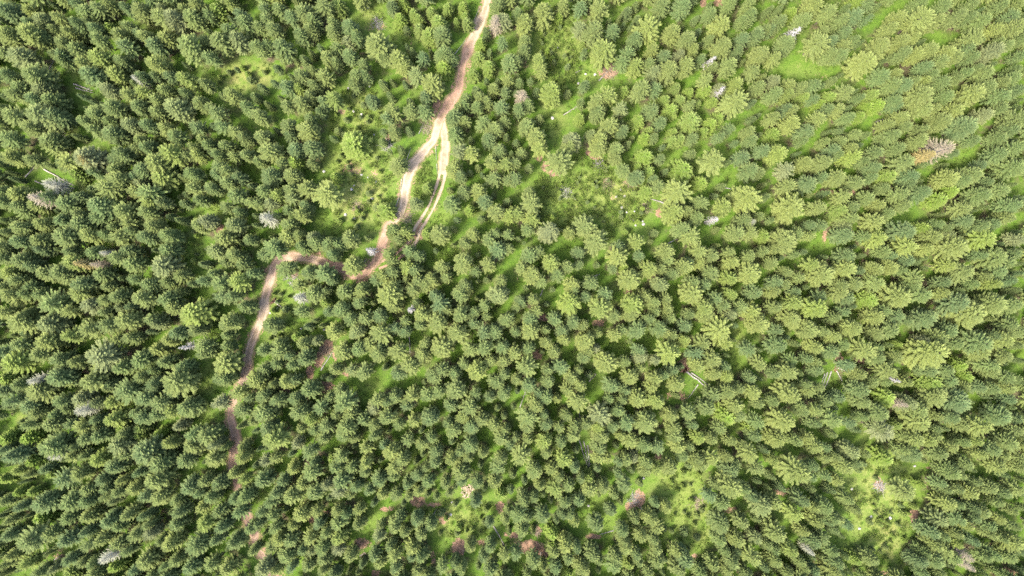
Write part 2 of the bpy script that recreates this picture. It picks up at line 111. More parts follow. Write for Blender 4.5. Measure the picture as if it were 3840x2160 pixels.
# Fallen trunks: sheet, x0, y0 (butt), x1, y1 (tip), butt radius m, roots, label
LOGS = [(0,1,43,25,74,42,.17,0,'longest pale fallen trunk lying across open grass'),
(0,1,34,37,44,41,.15,0,'short white log beside the grey dead spruce'),
(0,1,24,33,33,23,.15,0,'short grey log on dark grass beside brown brush'),
(0,1,28,15,41,18,.14,0,'grey log half under a spruce at the grass gap'),
(0,0,73,84,93,91,.17,0,'thicker of two parallel pale logs under a spruce'),
(0,0,75,88,93,93,.13,0,'thinner of two parallel pale logs under a spruce'),
(0,0,48,70,53,61,.12,0,'thin grey log on grass between spruce crowns'),
(0,0,56,131,65,134,.13,0,'upper grey trunk of a pair in deep shade'),
(0,0,56,134,65,137,.13,0,'lower grey trunk of a pair in deep shade'),
(1,0,164,135,169,124,.12,0,'grey pole lying beside the fork of the tracks'),
(1,0,200,55,211,40,.11,0,'thin greenish pole edging the track near young spruces'),
(1,0,219,22,226,5,.11,0,'straight greenish pole edging the pale straight track'),
(2,0,64,72,72,68,.11,0,'pale short log in the bushy glade'),
(2,0,88,80,97,70,.13,0,'grey log lying across the red earth patch'),
(2,0,52,115,66,106,.12,0,'straw-coloured log lying in dry grass'),
(3,0,195,89,204,76,.11,0,'thin grey trunk over a dark green gap'),
(3,0,108,123,116,120,.13,0,'short silver log beside a narrow gap'),
(3,0,87,140,101,137,.14,0,'grey trunk with a twiggy top'),
(1,1,147,35,144.5,53,.12,0,'upper long pole edging the narrow pale track'),
(1,1,144.2,54,135,77,.12,0,'lower long pole edging the narrow pale track'),
(1,1,152,16,156,4,.11,0,'thin pole in the grass above the track bend'),
(1,1,106,121,111,116,.12,0,'short grey log on the bank of the reddish track'),
(1,1,181,2,181.5,17,.10,0,'thin grey pole beside the rutted track'),
(1,1,182,20,182.5,30,.10,0,'short thin pole between the two tracks'),
(2,1,154,60,137,54.5,.17,0,'silver trunk lying at the edge of the stony clearing'),
(2,1,157,100,166,95.5,.12,0,'thin grey log beside a dark gap in the stand'),
(2,1,215,44,226,46,.12,0,'grey log lying on a shaded grass strip'),
(2,1,80,134,88,131,.12,0,'reddish grey log on brown earth'),
(0,2,64,111,72,108,.12,0,'grey trunk slanting beside a dark shadow'),
(1,2,17,13.5,32,25,.15,1,'pale fallen trunk with root ball beside the track'),
(1,2,65,83,77,64,.13,0,'thin grey trunk along the brushwood trail'),
(1,2,154.5,49,155.5,66,.11,0,'thin grey trunk in the deep gap between spruces'),
(1,2,114,22,120,15,.11,0,'short thin log on brown litter'),
(2,2,174,83,203,105,.20,1,'thick twin trunk with upturned red root plate'),
(2,2,180,85,200,99,.14,0,'thinner trunk lying along the thick uprooted one'),
(2,2,187,97,177,111,.12,0,'thin trunk lying across from the uprooted twin trunks'),
(2,2,77,94,85,86,.11,0,'thin pale log in a small green gap'),
(2,2,67,119,69,137,.11,0,'straight thin trunk between two star-shaped spruces'),
(2,2,8,120,14,103,.11,0,'thin slanting trunk in a dark narrow gap'),
(2,2,28,8,32,0,.11,0,'thin grey log on a green gap beside the spruces'),
(3,2,69,80,85,85.5,.16,1,'stoutest pale trunk of the fan of fallen trunks'),
(3,2,68.5,82,75,94,.13,0,'middle trunk of the fan of fallen trunks'),
(3,2,64,84,56,103,.14,0,'long trunk of the fan with a grass gap beside it'),
(3,2,60,85,55,99,.12,0,'thin inner trunk in the bundle at the fan of trunks'),
(3,2,57.5,86,53,98,.12,0,'outermost grey trunk in the bundle at the fan of trunks'),
(0,3,43,123,53,117,.12,0,'thin pale trunk in a brown dark gap'),
(0,3,54,129,62,124,.12,0,'thin grey trunk at the rim of a brown gap'),
(1,3,73,48,79,40,.12,0,'grey log slanting over dark litter'),
(1,3,104,125,110,122,.12,0,'short pale log on brown earth'),
(1,3,177,87,182,77,.12,0,'grey trunk slanting above a spruce top near red earth'),
(1,3,239,95,251,116,.14,0,'long pale trunk lying from the small meadow into the stand'),
(2,3,67,7,76,35,.12,0,'longest of three parallel grey trunks in a gap'),
(2,3,72,9,78,37,.11,0,'middle one of three parallel grey trunks in a gap'),
(2,3,76,13,78.5,37,.11,0,'shortest of three parallel grey trunks in a gap'),
(2,3,129,75,132,81,.12,0,'short log at the foot of the brown earth scrape'),
(2,3,185,130,188,136,.12,0,'short grey log on bare brown ground'),
(2,3,29,121,29,131,.12,0,'pale stem beside the red bare-earth patch'),
(2,3,102,99,88,103,.12,0,'low log along the brown skid trail')]
# Heaps of cut branches: sheet, x, y, radius, tone, label
HEAPS = [(1,3,213,60,7,'f','heap of pale split firewood in the small meadow'),
(2,3,186,71,6,'b','straw-coloured brush heap in the bright meadow'),
(2,3,122,66,7,'g','grey branch heap on the brown earth scrape'),
(2,0,99,71,7,'b','pale branches strewn on the red earth patch'),
(2,1,134,64,6,'b','pale brush heap beside the silver trunk'),
(2,1,96,41,5,'b','straw brush heap among stones in the clearing'),
(2,1,120,38,6,'b','reddish brush heap under bushes in the stony clearing'),
(2,1,54,48,6,'g','grey branch litter at the clearing beside low shrubs'),
(2,1,89,21,5,'g','grey branch heap at the end of the red streak'),
(3,3,112,55,6,'g','grey-beige brush heap beside a pale spruce in the glade'),
(1,1,151,75,6,'b','pale brush heap at the lower end of the narrow track'),
(1,1,34,134,7,'g','mauve-grey brush heap inside the hairpin bend'),
(1,2,70,63,7,'b','pale branch heap across the brushwood trail'),
(1,0,172,129,6,'b','beige brush heap beside the fork of the tracks'),
(1,1,132,2,5,'g','pale branch litter on the dry slope'),
(1,0,122,24,6,'g','beige branch litter in the upper grassy glade'),
(2,3,24,100,4,'b','pinkish brush heap on the red bare-earth patch'),
(1,1,103,64,6,'b','dry brush heap on the bleached slope')]
ROCKS = [(2,1,63,55),(2,1,113,53),(2,1,105,53),(2,1,131,78),(2,1,132,81),(2,1,124,82),(2,1,122,77),(2,1,110,64),(2,1,123,68),(2,1,115,69),(2,1,109,46),(2,1,122,48),
(2,0,74.5,73),(2,0,84,73.5),(2,0,67,82.5),(2,0,46,46.5),(2,0,41,118),(1,1,69,28),(1,1,106.5,31),(1,1,113,34),(1,1,99,42),(1,1,117,55),(1,1,121,38.5),(1,1,96.5,46),(1,1,90,71),(1,1,99,75),(1,1,72,60),
(1,2,44.5,41),(1,2,68,42),(1,2,66,48.5),(1,2,8,41.5),(1,2,20,20.5),(1,2,13,25),(1,3,197.5,71.5),(1,3,235,87.5),(1,3,196,83.5),(1,3,233,93),(2,3,132,46),(2,3,77,74),
(3,3,103,84.5),(3,3,84,57),(3,3,122,86),(3,3,148,34.5),(3,3,91,96.5),(1,0,113,8),(1,0,94,90),(1,0,99,113),(1,0,107,116),(1,0,119,136),(1,0,115,88)]
# Bare soil: sheet, x, y, rx, ry, strength
SOIL = [(1,0,185,108,9,8,1),(2,0,97,69,11,9,1),(2,0,193,2,4,4,1),(2,0,208,3,6,4,1),(1,1,165,88,5,9,1),(2,1,28,13,3,5,1),(2,1,34,22,4,6,1),(2,1,42,29,7,4,1),(2,1,77,9,4,3,.9),(2,1,85,13,6,3,.9),(2,1,148,70,4,5,1),
(1,2,70,60,7,9,1),(1,2,62,73,6,8,1),(1,2,54,85,4,8,1),(1,2,80,66,4,8,.9),(1,2,70,100,11,6,.8),(1,2,27,104,10,4,.7),(1,2,95,68,5,3,.7),(1,2,92,86,5,4,.8),
(2,2,172,78,8,7,1),(2,2,165,108,12,6,.7),(2,2,120,5,9,6,.7),(2,2,31,30,6,4,.8),(2,2,86,36,9,5,.6),(2,2,25,67,7,5,.7),(3,2,72,70,4,9,.9),(3,2,92,75,6,6,.8),(3,2,142,61,5,5,.9),(3,2,146,94,6,6,.5),
(0,3,233,32,6,6,1),(0,3,240,55,7,8,.6),(0,3,251,89,5,4,1),(0,3,57,121,7,10,.5),(1,3,71,82,8,4,.9),(1,3,57,88,7,6,.8),(1,3,133,78,8,3,.9),(1,3,162,70,9,6,.9),(1,3,180,74,8,3,.8),(1,3,50,30,5,6,.6),(1,3,6,122,8,6,1),(1,3,1,97,4,5,1),(1,3,108,112,8,6,.9),(1,3,109,127,5,6,.8),(1,3,204,116,7,9,1),(1,3,225,111,6,3,.8),(1,3,246,76,5,7,.8),(1,3,189,87,6,6,.7),(1,3,169,39,6,4,.8),(1,3,178,127,6,8,.6),(1,3,120,143,5,4,.8),(1,3,253,103,6,3,.8),
(2,3,20,116,15,7,1),(2,3,30,122,9,4,1),(2,3,25,99,5,5,.9),(2,3,128,66,6,10,1),(2,3,119,75,6,5,1),(2,3,83,105,9,3,.9),(2,3,1,104,7,3,.8),(2,3,148,23,5,4,.7),(2,3,220,78,8,4,.7),(2,3,230,141,5,4,.8),(2,3,190,125,11,3,.6),
(3,3,15,59,9,5,.8),(3,3,146,84,5,8,.9),(3,3,143,115,4,6,.8),(3,3,138,128,3,6,.7),(3,3,111,52,6,7,.8),(3,3,115,143,12,4,.9),(3,3,240,140,16,5,.7),(3,3,162,35,5,3,.7),
(3,1,60,48,12,4,.8),(3,1,85,48,6,6,.9),(3,1,59,93,3,8,.6),(3,1,227,29,5,5,.6),(3,1,59,115,7,4,.7),(3,1,98,119,6,4,.7),(0,2,87,83,6,6,.7),(0,2,127,69,5,6,.7),(0,1,220,85,6,5,.8),(0,1,223,102,7,4,.9),
(1,1,34,133,7,6,.6),(1,1,104,62,9,8,.5),(1,1,98,26,10,8,.5),(1,1,116,30,9,6,.4),(2,1,118,36,9,6,.6),(2,1,96,40,7,6,.5),(2,1,100,55,8,8,.3),(1,0,86,113,6,4,.6),(1,0,130,138,8,5,.5),(1,0,120,28,10,6,.5),(1,0,78,94,4,2,.6),(1,0,237,30,5,10,.6),(3,0,31,63,5,5,.4),(3,0,54,76,8,5,.4),(2,0,23,76,6,9,.4),(2,0,10,66,8,9,.4)]
# Open grass: sheet, x, y, rx, ry, dryness (0 lush .. 1 yellow)
OPEN = [(0,0,245,78,32,15,1),(0,0,72,105,9,38,.35),(0,1,83,35,9,15,.8),(0,1,178,50,18,16,.1),(0,1,195,112,11,24,.3),(0,1,212,65,15,10,.35),(0,2,206,100,9,45,.4),(0,2,213,33,8,25,.25),(0,2,23,132,8,10,.6),
(1,0,100,115,33,28,.6),(1,0,115,15,15,25,.5),(1,0,143,40,10,18,.4),(1,0,5,78,14,14,.9),(1,1,105,45,35,45,.85),(1,1,165,35,14,35,.4),(1,1,185,75,14,14,.3),(1,1,68,65,12,30,.25),
(2,1,80,56,62,42,.5),(2,1,108,52,30,20,.8),(2,1,45,105,20,14,.1),(2,0,48,48,26,42,.5),(2,0,45,120,15,20,.5),(2,0,75,72,25,18,.4),(1,2,25,28,22,35,.5),(1,2,115,100,14,14,.3),(1,3,205,85,35,25,.6),(1,3,110,88,16,14,.3),
(2,3,165,60,30,50,.5),(2,3,185,95,20,28,.6),(2,3,90,85,25,20,.2),(3,3,110,65,38,70,.65),(3,3,120,105,14,30,.9),(3,1,202,12,14,12,.2),(3,0,35,70,33,14,.25),(2,2,100,58,14,8,.1),(2,2,225,70,12,16,.25),(2,2,230,45,12,8,.4),(3,2,64,96,6,12,.3),(3,2,75,122,12,10,.1),
(2,1,170,20,16,12,.1),(2,1,222,35,16,8,.15),(3,0,130,10,25,8,.1),(3,3,30,8,20,6,.1),(2,2,140,53,14,8,.1),(3,1,135,75,14,8,.1),(3,1,60,100,20,8,.15),(1,2,110,118,5,14,.2),(0,0,215,24,8,8,.2),(0,1,80,12,8,10,.3),(3,3,95,10,16,8,.2),(3,0,165,38,14,8,.1)]
TRACK = [(1245,-60),(1228,0),(1215,35),(1197,80),(1180,120),(1165,160),(1157,200),(1150,235),(1128,265),(1110,295),(1100,322),(1088,355),(1060,392),(1040,412),(1025,450),(1017,480),(1016,515),(1005,540),(985,562),(970,590),(960,615),(952,640),(936,668),(918,690),(893,694),(868,681),(840,668),(810,657),(770,648),(735,646),(703,653),(688,668),(680,690),(672,715),(664,745),(661,775),(655,810),(640,840),(626,870),(620,900),(615,940),(605,970),(590,1000),(580,1030),(580,1060),(588,1085),(592,1110),(588,1140),(587,1180),(600,1230),(620,1290),(636,1335),(650,1385),(672,1410),(700,1470)]
RUTTED = [(1112,300),(1117,340),(1119,380),(1116,420),(1108,460),(1090,510),(1068,550),(1050,577),(1041,605),(1015,632),(985,655),(950,668)]
F_PX = 1920.0 / math.tan(HFOV / 2)
K = 2576.0 / 960.0
def survey(c, r, x, y):
    """survey sheet units -> plan pixel of the 3840 x 2160 overview"""
    return c * 960.0 + x * 10.0 / K, r * 540.0 + y * 10.0 / K
def ground_xy(u, v, z=0.0):
    s = (CAM_H - z) / F_PX
    return (u - 1920.0) * s, (1080.0 - v) * s
def place(c, r, x, y, z=0.0):
    return ground_xy(*survey(c, r, x, y), z)
UNIT = 10.0 / K / F_PX                    # survey unit -> metres per metre of distance

def hgt(x, y):
    return 0.55 * np.sin(x / 23.0 + 0.7) * np.cos(y / 19.0) + 0.45 * np.sin((x + y) / 31.0 + 1.9) + 0.3 * np.cos((x - 1.4 * y) / 17.0)

col = scene.collection
def link(o, parent=None):
    col.objects.link(o)
    if parent is not None:
        o.parent = parent
    return o
def tag(o, label=None, cat=None, group=None, kind=None):
    if label: o['label'] = label
    if cat: o['category'] = cat
    if group: o['group'] = group
    if kind: o['kind'] = kind
    return o
def new_mesh(name, verts, faces, mats, fmat=None, tip=None, smooth=False):
    me = bpy.data.meshes.new(name)
    me.from_pydata(verts, [], faces)
    for m in mats: me.materials.append(m)
    if fmat is not None: me.polygons.foreach_set('material_index', np.array(fmat, dtype=np.int32))
    if tip is not None:
        a = me.attributes.new('tip', 'FLOAT', 'POINT')
        a.data.foreach_set('value', np.array(tip, dtype=np.float32))
    if smooth: me.polygons.foreach_set('use_smooth', np.ones(len(me.polygons), dtype=bool))
    me.update()
    return me
def mesh_obj(name, me, parent=None):
    return link(bpy.data.objects.new(name, me), parent)
def empty(name, loc, rz=0.0, scale=(1, 1, 1)):
    e = bpy.data.objects.new(name, None)
    e.empty_display_size = 0.5
    e.location = loc; e.rotation_euler = (0, 0, rz); e.scale = scale
    return link(e)

# ---------------------------------------------------------------- materials
class NT:
    def __init__(self, name):
        self.m = bpy.data.materials.new(name); self.m.use_nodes = True
        self.t = self.m.node_tree; self.n = self.t.nodes
        self.b = self.n['Principled BSDF']; self.out = self.n['Material Output']
    def l(self, a, b): self.t.links.new(a, b)
    def val(self, node, k, v): 
        if hasattr(v, 'links') or isinstance(v, bpy.types.NodeSocket): self.l(v, node.inputs[k])
        else: node.inputs[k].default_value = v
    def attr(self, name, typ='GEOMETRY'):
        a = self.n.new('ShaderNodeAttribute'); a.attribute_name = name; a.attribute_type = typ
        return a.outputs['Fac']
    def noise(self, scale, detail=4, rough=0.6, vec=None, typ=None):
        a = self.n.new('ShaderNodeTexNoise'); a.inputs['Scale'].default_value = scale
        a.inputs['Detail'].default_value = detail; a.inputs['Roughness'].default_value = rough
        if vec is not None: self.l(vec, a.inputs['Vector'])
        return a.outputs['Fac']
    def pos(self):
        return self.n.new('ShaderNodeNewGeometry').outputs['Position']
    def objco(self):
        return self.n.new('ShaderNodeTexCoord').outputs['Object']
    def mix(self, f, a, b, blend='MIX'):
        x = self.n.new('ShaderNodeMix'); x.data_type = 'RGBA'; x.blend_type = blend
        for k, v in ((0, f), (6, a), (7, b)):
            if isinstance(v, bpy.types.NodeSocket): self.l(v, x.inputs[k])
            else: x.inputs[k].default_value = (*v, 1) if isinstance(v, tuple) and len(v) == 3 else v
        return x.outputs[2]
    def math(self, op, a, b=0.0, clamp=False):
        x = self.n.new('ShaderNodeMath'); x.operation = op; x.use_clamp = clamp
        self.val(x, 0, a); self.val(x, 1, b)
        return x.outputs[0]
    def ramp(self, f, stops, interp='LINEAR'):
        x = self.n.new('ShaderNodeValToRGB'); x.color_ramp.interpolation = interp
        e = x.color_ramp.elements
        while len(e) < len(stops): e.new(0.5)
        for i, (p, c) in enumerate(stops):
            e[i].position = p; e[i].color = (*c, 1)
        self.l(f, x.inputs[0])
        return x.outputs[0]
    def step(self, f, lo, hi):
        x = self.n.new('ShaderNodeMapRange'); x.interpolation_type = 'SMOOTHSTEP'
        self.l(f, x.inputs[0]); x.inputs[1].default_value = lo; x.inputs[2].default_value = hi
        return x.outputs[0]
    def bump(self, f, strength=0.3, dist=0.1):
        x = self.n.new('ShaderNodeBump'); x.inputs['Strength'].default_value = strength; x.inputs['Distance'].default_value = dist
        self.l(f, x.inputs['Height']); self.l(x.outputs[0], self.b.inputs['Normal'])
    def done(self, colour, rough=0.8, spec=0.2):
        if isinstance(colour, tuple): self.b.inputs['Base Color'].default_value = (*colour, 1)
        else: self.l(colour, self.b.inputs['Base Color'])
        self.b.inputs['Roughness'].default_value = rough
        self.b.inputs['Specular IOR Level'].default_value = spec
        return self.m
    def translucent(self, colour, f):
        tr = self.n.new('ShaderNodeBsdfTranslucent'); self.l(colour, tr.inputs['Color'])
        mx = self.n.new('ShaderNodeMixShader'); mx.inputs[0].default_value = f
        self.l(self.b.outputs[0], mx.inputs[1]); self.l(tr.outputs[0], mx.inputs[2])
        self.l(mx.outputs[0], self.out.inputs['Surface'])

# tone: 0 blue-green, .25 mid green, .5 olive, .7 yellow-green, .85 lime, 1 grey-green
TONE_STOPS = [(0.0, (0.070, 0.128, 0.054)), (0.25, (0.094, 0.148, 0.044)), (0.5, (0.130, 0.172, 0.047)),
              (0.70, (0.170, 0.206, 0.048)), (0.85, (0.122, 0.215, 0.016)), (1.0, (0.150, 0.168, 0.082))]
def needles():
    t = NT('spruce_needles')
    tone = t.attr('tone', 'INSTANCER')
    c = t.ramp(tone, TONE_STOPS)
    rnd = t.n.new('ShaderNodeObjectInfo').outputs['Random']
    c = t.mix(t.math('MULTIPLY', rnd, 0.38), c, (0.062, 0.088, 0.034))
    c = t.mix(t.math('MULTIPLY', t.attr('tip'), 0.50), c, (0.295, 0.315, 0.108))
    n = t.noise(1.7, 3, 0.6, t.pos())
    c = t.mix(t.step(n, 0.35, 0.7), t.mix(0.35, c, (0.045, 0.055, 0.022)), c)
    t.done(c, 0.75, 0.08); t.translucent(c, 0.28)
    return t.m
def leaves(name, a, b, trans=0.3):
    t = NT(name)
    rnd = t.n.new('ShaderNodeObjectInfo').outputs['Random']
    c = t.mix(rnd, a, b)
    n = t.noise(2.2, 3, 0.6, t.pos())
    c = t.mix(t.step(n, 0.3, 0.7), t.mix(0.4, c, (0.05, 0.07, 0.02)), c)
    c = t.mix(t.math('MULTIPLY', t.attr('tip'), 0.35), c, (0.17, 0.21, 0.05))
    t.done(c, 0.75, 0.1); t.translucent(c, trans)
    return t.m
def wood(name, a, b, scale=3.0):
    t = NT(name)
    n = t.noise(scale, 4, 0.65, t.objco())
    c = t.mix(t.step(n, 0.3, 0.7), a, b)
    rnd = t.n.new('ShaderNodeObjectInfo').outputs['Random']
    c = t.mix(t.math('MULTIPLY', rnd, 0.25), c, (0.10, 0.085, 0.07))
    t.bump(n, 0.5, 0.03)
    return t.done(c, 0.85, 0.15)
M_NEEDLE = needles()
M_BARK = wood('spruce_bark', (0.085, 0.062, 0.047), (0.19, 0.155, 0.13))
M_GREYWOOD = wood('weathered_wood', (0.15, 0.14, 0.12), (0.30, 0.285, 0.26))
M_PALEWOOD = wood('bleached_wood', (0.21, 0.185, 0.145), (0.37, 0.34, 0.285))
M_POLE = wood('mossy_pole', (0.14, 0.16, 0.10), (0.25, 0.25, 0.19))
M_STRAW = wood('dry_branches', (0.15, 0.115, 0.075), (0.29, 0.24, 0.17))
M_FIRE = wood('split_firewood', (0.23, 0.16, 0.09), (0.42, 0.36, 0.26))
M_ROOT = wood('earthy_roots', (0.16, 0.075, 0.045), (0.26, 0.14, 0.09))
M_DEADP = leaves('dead_pink_needles', (0.20, 0.15, 0.115), (0.25, 0.20, 0.165), 0.1)
M_DEADW = leaves('dead_grey_twigs', (0.165, 0.155, 0.115), (0.24, 0.23, 0.19), 0.05)
M_DEADO = leaves('browning_needles', (0.20, 0.165, 0.06), (0.24, 0.18, 0.075), 0.15)
M_LEAF = leaves('bush_leaves', (0.085, 0.145, 0.024), (0.130, 0.178, 0.034))
M_GRASSBLADE = leaves('grass_blades', (0.058, 0.108, 0.016), (0.104, 0.142, 0.028), 0.35)
def ground_mat():
    t = NT('forest_floor')
    p = t.pos()
    big = t.noise(0.05, 4, 0.6, p); mid = t.noise(0.35, 4, 0.65, p); fine = t.noise(2.6, 5, 0.7, p)
    lush = t.mix(t.step(fine, 0.3, 0.7), (0.044, 0.090, 0.011), (0.082, 0.136, 0.018))
    lush = t.mix(t.step(mid, 0.4, 0.65), lush, (0.062, 0.118, 0.014))
    dryc = t.mix(t.step(fine, 0.3, 0.7), (0.115, 0.132, 0.030), (0.205, 0.192, 0.074))
    dry = t.math('MULTIPLY', t.attr('dry'), t.step(mid, 0.25, 0.62))
    m2 = t.noise(0.9, 3, 0.6, p)
    lush = t.mix(t.math('MULTIPLY', t.step(m2, 0.5, 0.7), 0.45), lush, (0.026, 0.052, 0.012))
    c = t.mix(dry, lush, dryc)
    c = t.mix(t.math('MULTIPLY', t.step(big, 0.5, 0.7), 0.25), c, (0.12, 0.15, 0.03))
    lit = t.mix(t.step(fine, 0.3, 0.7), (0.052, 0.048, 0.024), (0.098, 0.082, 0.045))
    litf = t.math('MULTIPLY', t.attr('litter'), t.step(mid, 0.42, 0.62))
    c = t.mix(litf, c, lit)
    soilc = t.mix(t.step(fine, 0.3, 0.7), (0.145, 0.084, 0.050), (0.260, 0.168, 0.110))
    edge = t.math('ADD', t.attr('soil'), t.math('MULTIPLY', t.math('SUBTRACT', mid, 0.5), 1.7))
    edge = t.math('ADD', edge, t.math('MULTIPLY', t.math('SUBTRACT', fine, 0.5), 1.8))
    soilc = t.mix(t.step(m2, 0.45, 0.7), soilc, (0.085, 0.062, 0.038))
    c = t.mix(t.step(edge, 0.42, 0.66), c, soilc)
    t.bump(fine, 0.6, 0.15)
    return t.done(c, 0.95, 0.1)
def track_mat():
    t = NT('track_dirt')
    p = t.pos()
    mid = t.noise(0.5, 4, 0.6, p); fine = t.noise(4.0, 5, 0.7, p)
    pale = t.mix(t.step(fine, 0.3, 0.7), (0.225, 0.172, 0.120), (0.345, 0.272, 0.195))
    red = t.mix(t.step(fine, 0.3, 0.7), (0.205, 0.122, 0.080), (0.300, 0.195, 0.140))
    f = t.math('ADD', t.attr('shade_moist'), t.math('MULTIPLY', t.math('SUBTRACT', mid, 0.5), 1.2))
    c = t.mix(t.step(f, 0.2, 0.8), pale, red)  # reddens stretches: tree shade painted into the dirt colour, along with damp earth
    e = t.math('ADD', t.attr('edge'), t.math('MULTIPLY', t.math('SUBTRACT', fine, 0.5), 0.8))
    c = t.mix(t.step(e, 0.6, 0.95), c, (0.135, 0.135, 0.045))
    ac = t.attr('across'); rut = t.math('SUBTRACT', 1.0, t.step(t.math('ABSOLUTE', t.math('SUBTRACT', ac, 0.5)), 0.06, 0.24))
    c = t.mix(t.math('MULTIPLY', t.math('SUBTRACT', 1.0, rut), t.math('MULTIPLY', t.step(mid, 0.35, 0.65), 0.55)), c, (0.125, 0.105, 0.055))
    t.bump(fine, 0.5, 0.06)
    return t.done(c, 0.95, 0.1)
M_GROUND, M_TRACK = ground_mat(), track_mat()
def rock_mat():
    t = NT('pale_rock')
    n = t.noise(5.0, 4, 0.6, t.objco())
    t.bump(n, 0.4, 0.05)
    return t.done(t.mix(n, (0.22, 0.21, 0.18), (0.42, 0.40, 0.36)), 0.9, 0.1)
M_ROCK = rock_mat()

# ---------------------------------------------------------------- forest survey -> trees
rng = random.Random(11)
TONE = {'y': (0.58, 0.76), 'b': (0.0, 0.14), 'l': (0.80, 0.90), 'g': (0.95, 1.0), '': (0.10, 0.58)}
trees = []                                # dict per standing live spruce
def tree_from_survey(c, r, x, y, rad, letter):
    R = rad * UNIT * CAM_H * 0.94 + 0.16 * min(max((10 - rad) / 4.0, 0.0), 1.0)
    young = letter == 'l'
    h = (3.2 + 2.0 * R) if young else (5.6 + 2.2 * R) * rng.uniform(0.9, 1.1)
    zc = h * (0.55 if young else 0.66)
    X, Y = place(c, r, x, y, zc)
    R *= (CAM_H - zc) / CAM_H
    lo, hi = TONE[letter]
    return dict(x=X, y=Y, R=R, h=h, tone=rng.uniform(lo, hi), letter=letter, young=young, seen=True)
for (c, r), txt in CROWNS.items():
    for e in txt.split(','):
        a = e.split()
        letter = a[2][-1] if a[2][-1].isalpha() else ''
        rad = float(a[2].rstrip('yblg'))
        trees.append(tree_from_survey(c, r, float(a[0]) + rng.uniform(-.4, .4), float(a[1]) + rng.uniform(-.4, .4), rad, letter))

open_xy = []
for c, r, x, y, rx, ry, d in OPEN:
    X, Y = place(c, r, x, y); s = UNIT * CAM_H
    open_xy.append((X, Y, rx * s, ry * s, d))
def in_open(x, y, grow=1.0):
    return any(((x - a) / (rx * grow)) ** 2 + ((y - b) / (ry * grow)) ** 2 < 1 for a, b, rx, ry, d in open_xy)
def polyline(pts):
    out = []
    P = [ground_xy(u * 3840 / 2576.0, v * 3840 / 2576.0) for u, v in pts]
    for i in range(len(P) - 1):
        p0 = P[max(i - 1, 0)]; p1 = P[i]; p2 = P[i + 1]; p3 = P[min(i + 2, len(P) - 1)]
        for k in range(4):
            t = k / 4.0
            out.append(tuple(0.5 * (2 * p1[j] + (p2[j] - p0[j]) * t + (2 * p0[j] - 5 * p1[j] + 4 * p2[j] - p3[j]) * t * t + (3 * p1[j] - p0[j] - 3 * p2[j] + p3[j]) * t ** 3) for j in (0, 1)))
    out.append(P[-1])
    return out
TRACK_XY, RUT_XY = polyline(TRACK), polyline(RUTTED)
TR_A = np.array(TRACK_XY); RU_A = np.array(RUT_XY)
def track_dist(x, y):
    return min(float(np.min(np.hypot(TR_A[:, 0] - x, TR_A[:, 1] - y))), float(np.min(np.hypot(RU_A[:, 0] - x, RU_A[:, 1] - y))))
# keep stems off the track
for t in trees:
    for A in (TR_A, RU_A):
        d = np.hypot(A[:, 0] - t['x'], A[:, 1] - t['y']); i = int(np.argmin(d))
        if d[i] < 1.9:
            k = (2.0 - d[i]) / max(d[i], 0.05)
            t['x'] += (t['x'] - A[i, 0]) * k; t['y'] += (t['y'] - A[i, 1]) * k

# grass strips and gaps that stay free of crowns
GAPS = [(0,0,72,105,9,38),(0,1,178,50,13,12),(0,1,195,112,9,22),(0,2,206,100,10,42),(0,2,213,33,9,24),(3,1,202,12,12,9),(2,2,100,58,13,7),(3,2,64,96,5,11),(2,2,225,70,9,14),
        (3,0,165,38,12,6),(3,3,95,10,13,6),(3,1,135,75,12,6),(2,2,140,53,12,6),(3,2,75,122,10,8),(2,1,222,35,13,6),(3,0,35,70,28,10),(0,0,245,78,26,11),(1,1,68,65,9,24),(1,1,105,45,22,34),(1,0,100,120,24,18),
        (2,1,95,55,34,26),(2,0,50,50,18,30),(1,3,205,90,26,18),(2,3,175,62,16,30),(3,3,110,80,20,40),(1,2,25,28,14,26),(2,2,165,10,5,14),(2,1,195,90,8,12),(2,1,45,105,14,8),(3,2,64,92,10,13),(2,2,188,94,15,12),(2,3,74,22,7,15),(0,1,58,33,15,9),(0,1,33,32,12,10),(1,2,66,72,10,15),(1,3,245,106,7,11),(2,3,124,68,9,11),(2,3,22,116,15,7),(2,3,186,72,10,9),(1,3,165,72,14,6),(1,3,108,115,8,9),(0,0,84,89,11,5),(1,3,204,116,8,8),(3,3,146,84,6,9),(3,0,27,33,6,6),(2,0,98,70,11,9),(1,0,112,18,12,18),(1,0,10,80,12,8),(2,3,180,95,12,16),(1,2,112,102,10,10)]
def in_gap(x, y, h):
    f = F_PX / (CAM_H - h * 0.66); u, v = 1920 + x * f, 1080 - y * f
    for c, r, gx, gy, rx, ry in GAPS:
        a, bq = survey(c, r, gx, gy)
        if ((u - a) / (rx * 10 / K)) ** 2 + ((v - bq) / (ry * 10 / K)) ** 2 < 1.3: return True
    return False
for c, r, x, y, rx, ry in GAPS:
    gx0, gy0 = survey(c, r, x, y); s0 = 10.0 / K
    for t in trees:
        zc = t['h'] * 0.66; f = F_PX / (CAM_H - zc)
        u, v = 1920 + t['x'] * f, 1080 - t['y'] * f
        a, bq = (u - gx0) / (rx * s0), (v - gy0) / (ry * s0); q = math.hypot(a, bq)
        rr = t['R'] * f
        want = 1.0 + 0.75 * rr / (min(rx, ry) * s0 * (1 if abs(a) < abs(bq) or rx < ry else 1.6))
        if 0.45 < q < want or (q <= 0.45 and min(rx, ry) < 14):       # lone trees in the middle of a big clearing stay
            g = min(want / max(q, 0.3), 1.0 + 60.0 / max(math.hypot(u - gx0, v - gy0), 12.0))
            u, v = gx0 + (u - gx0) * g, gy0 + (v - gy0) * g
            t['x'], t['y'] = (u - 1920) / f, (1080 - v) / f
VIS = []
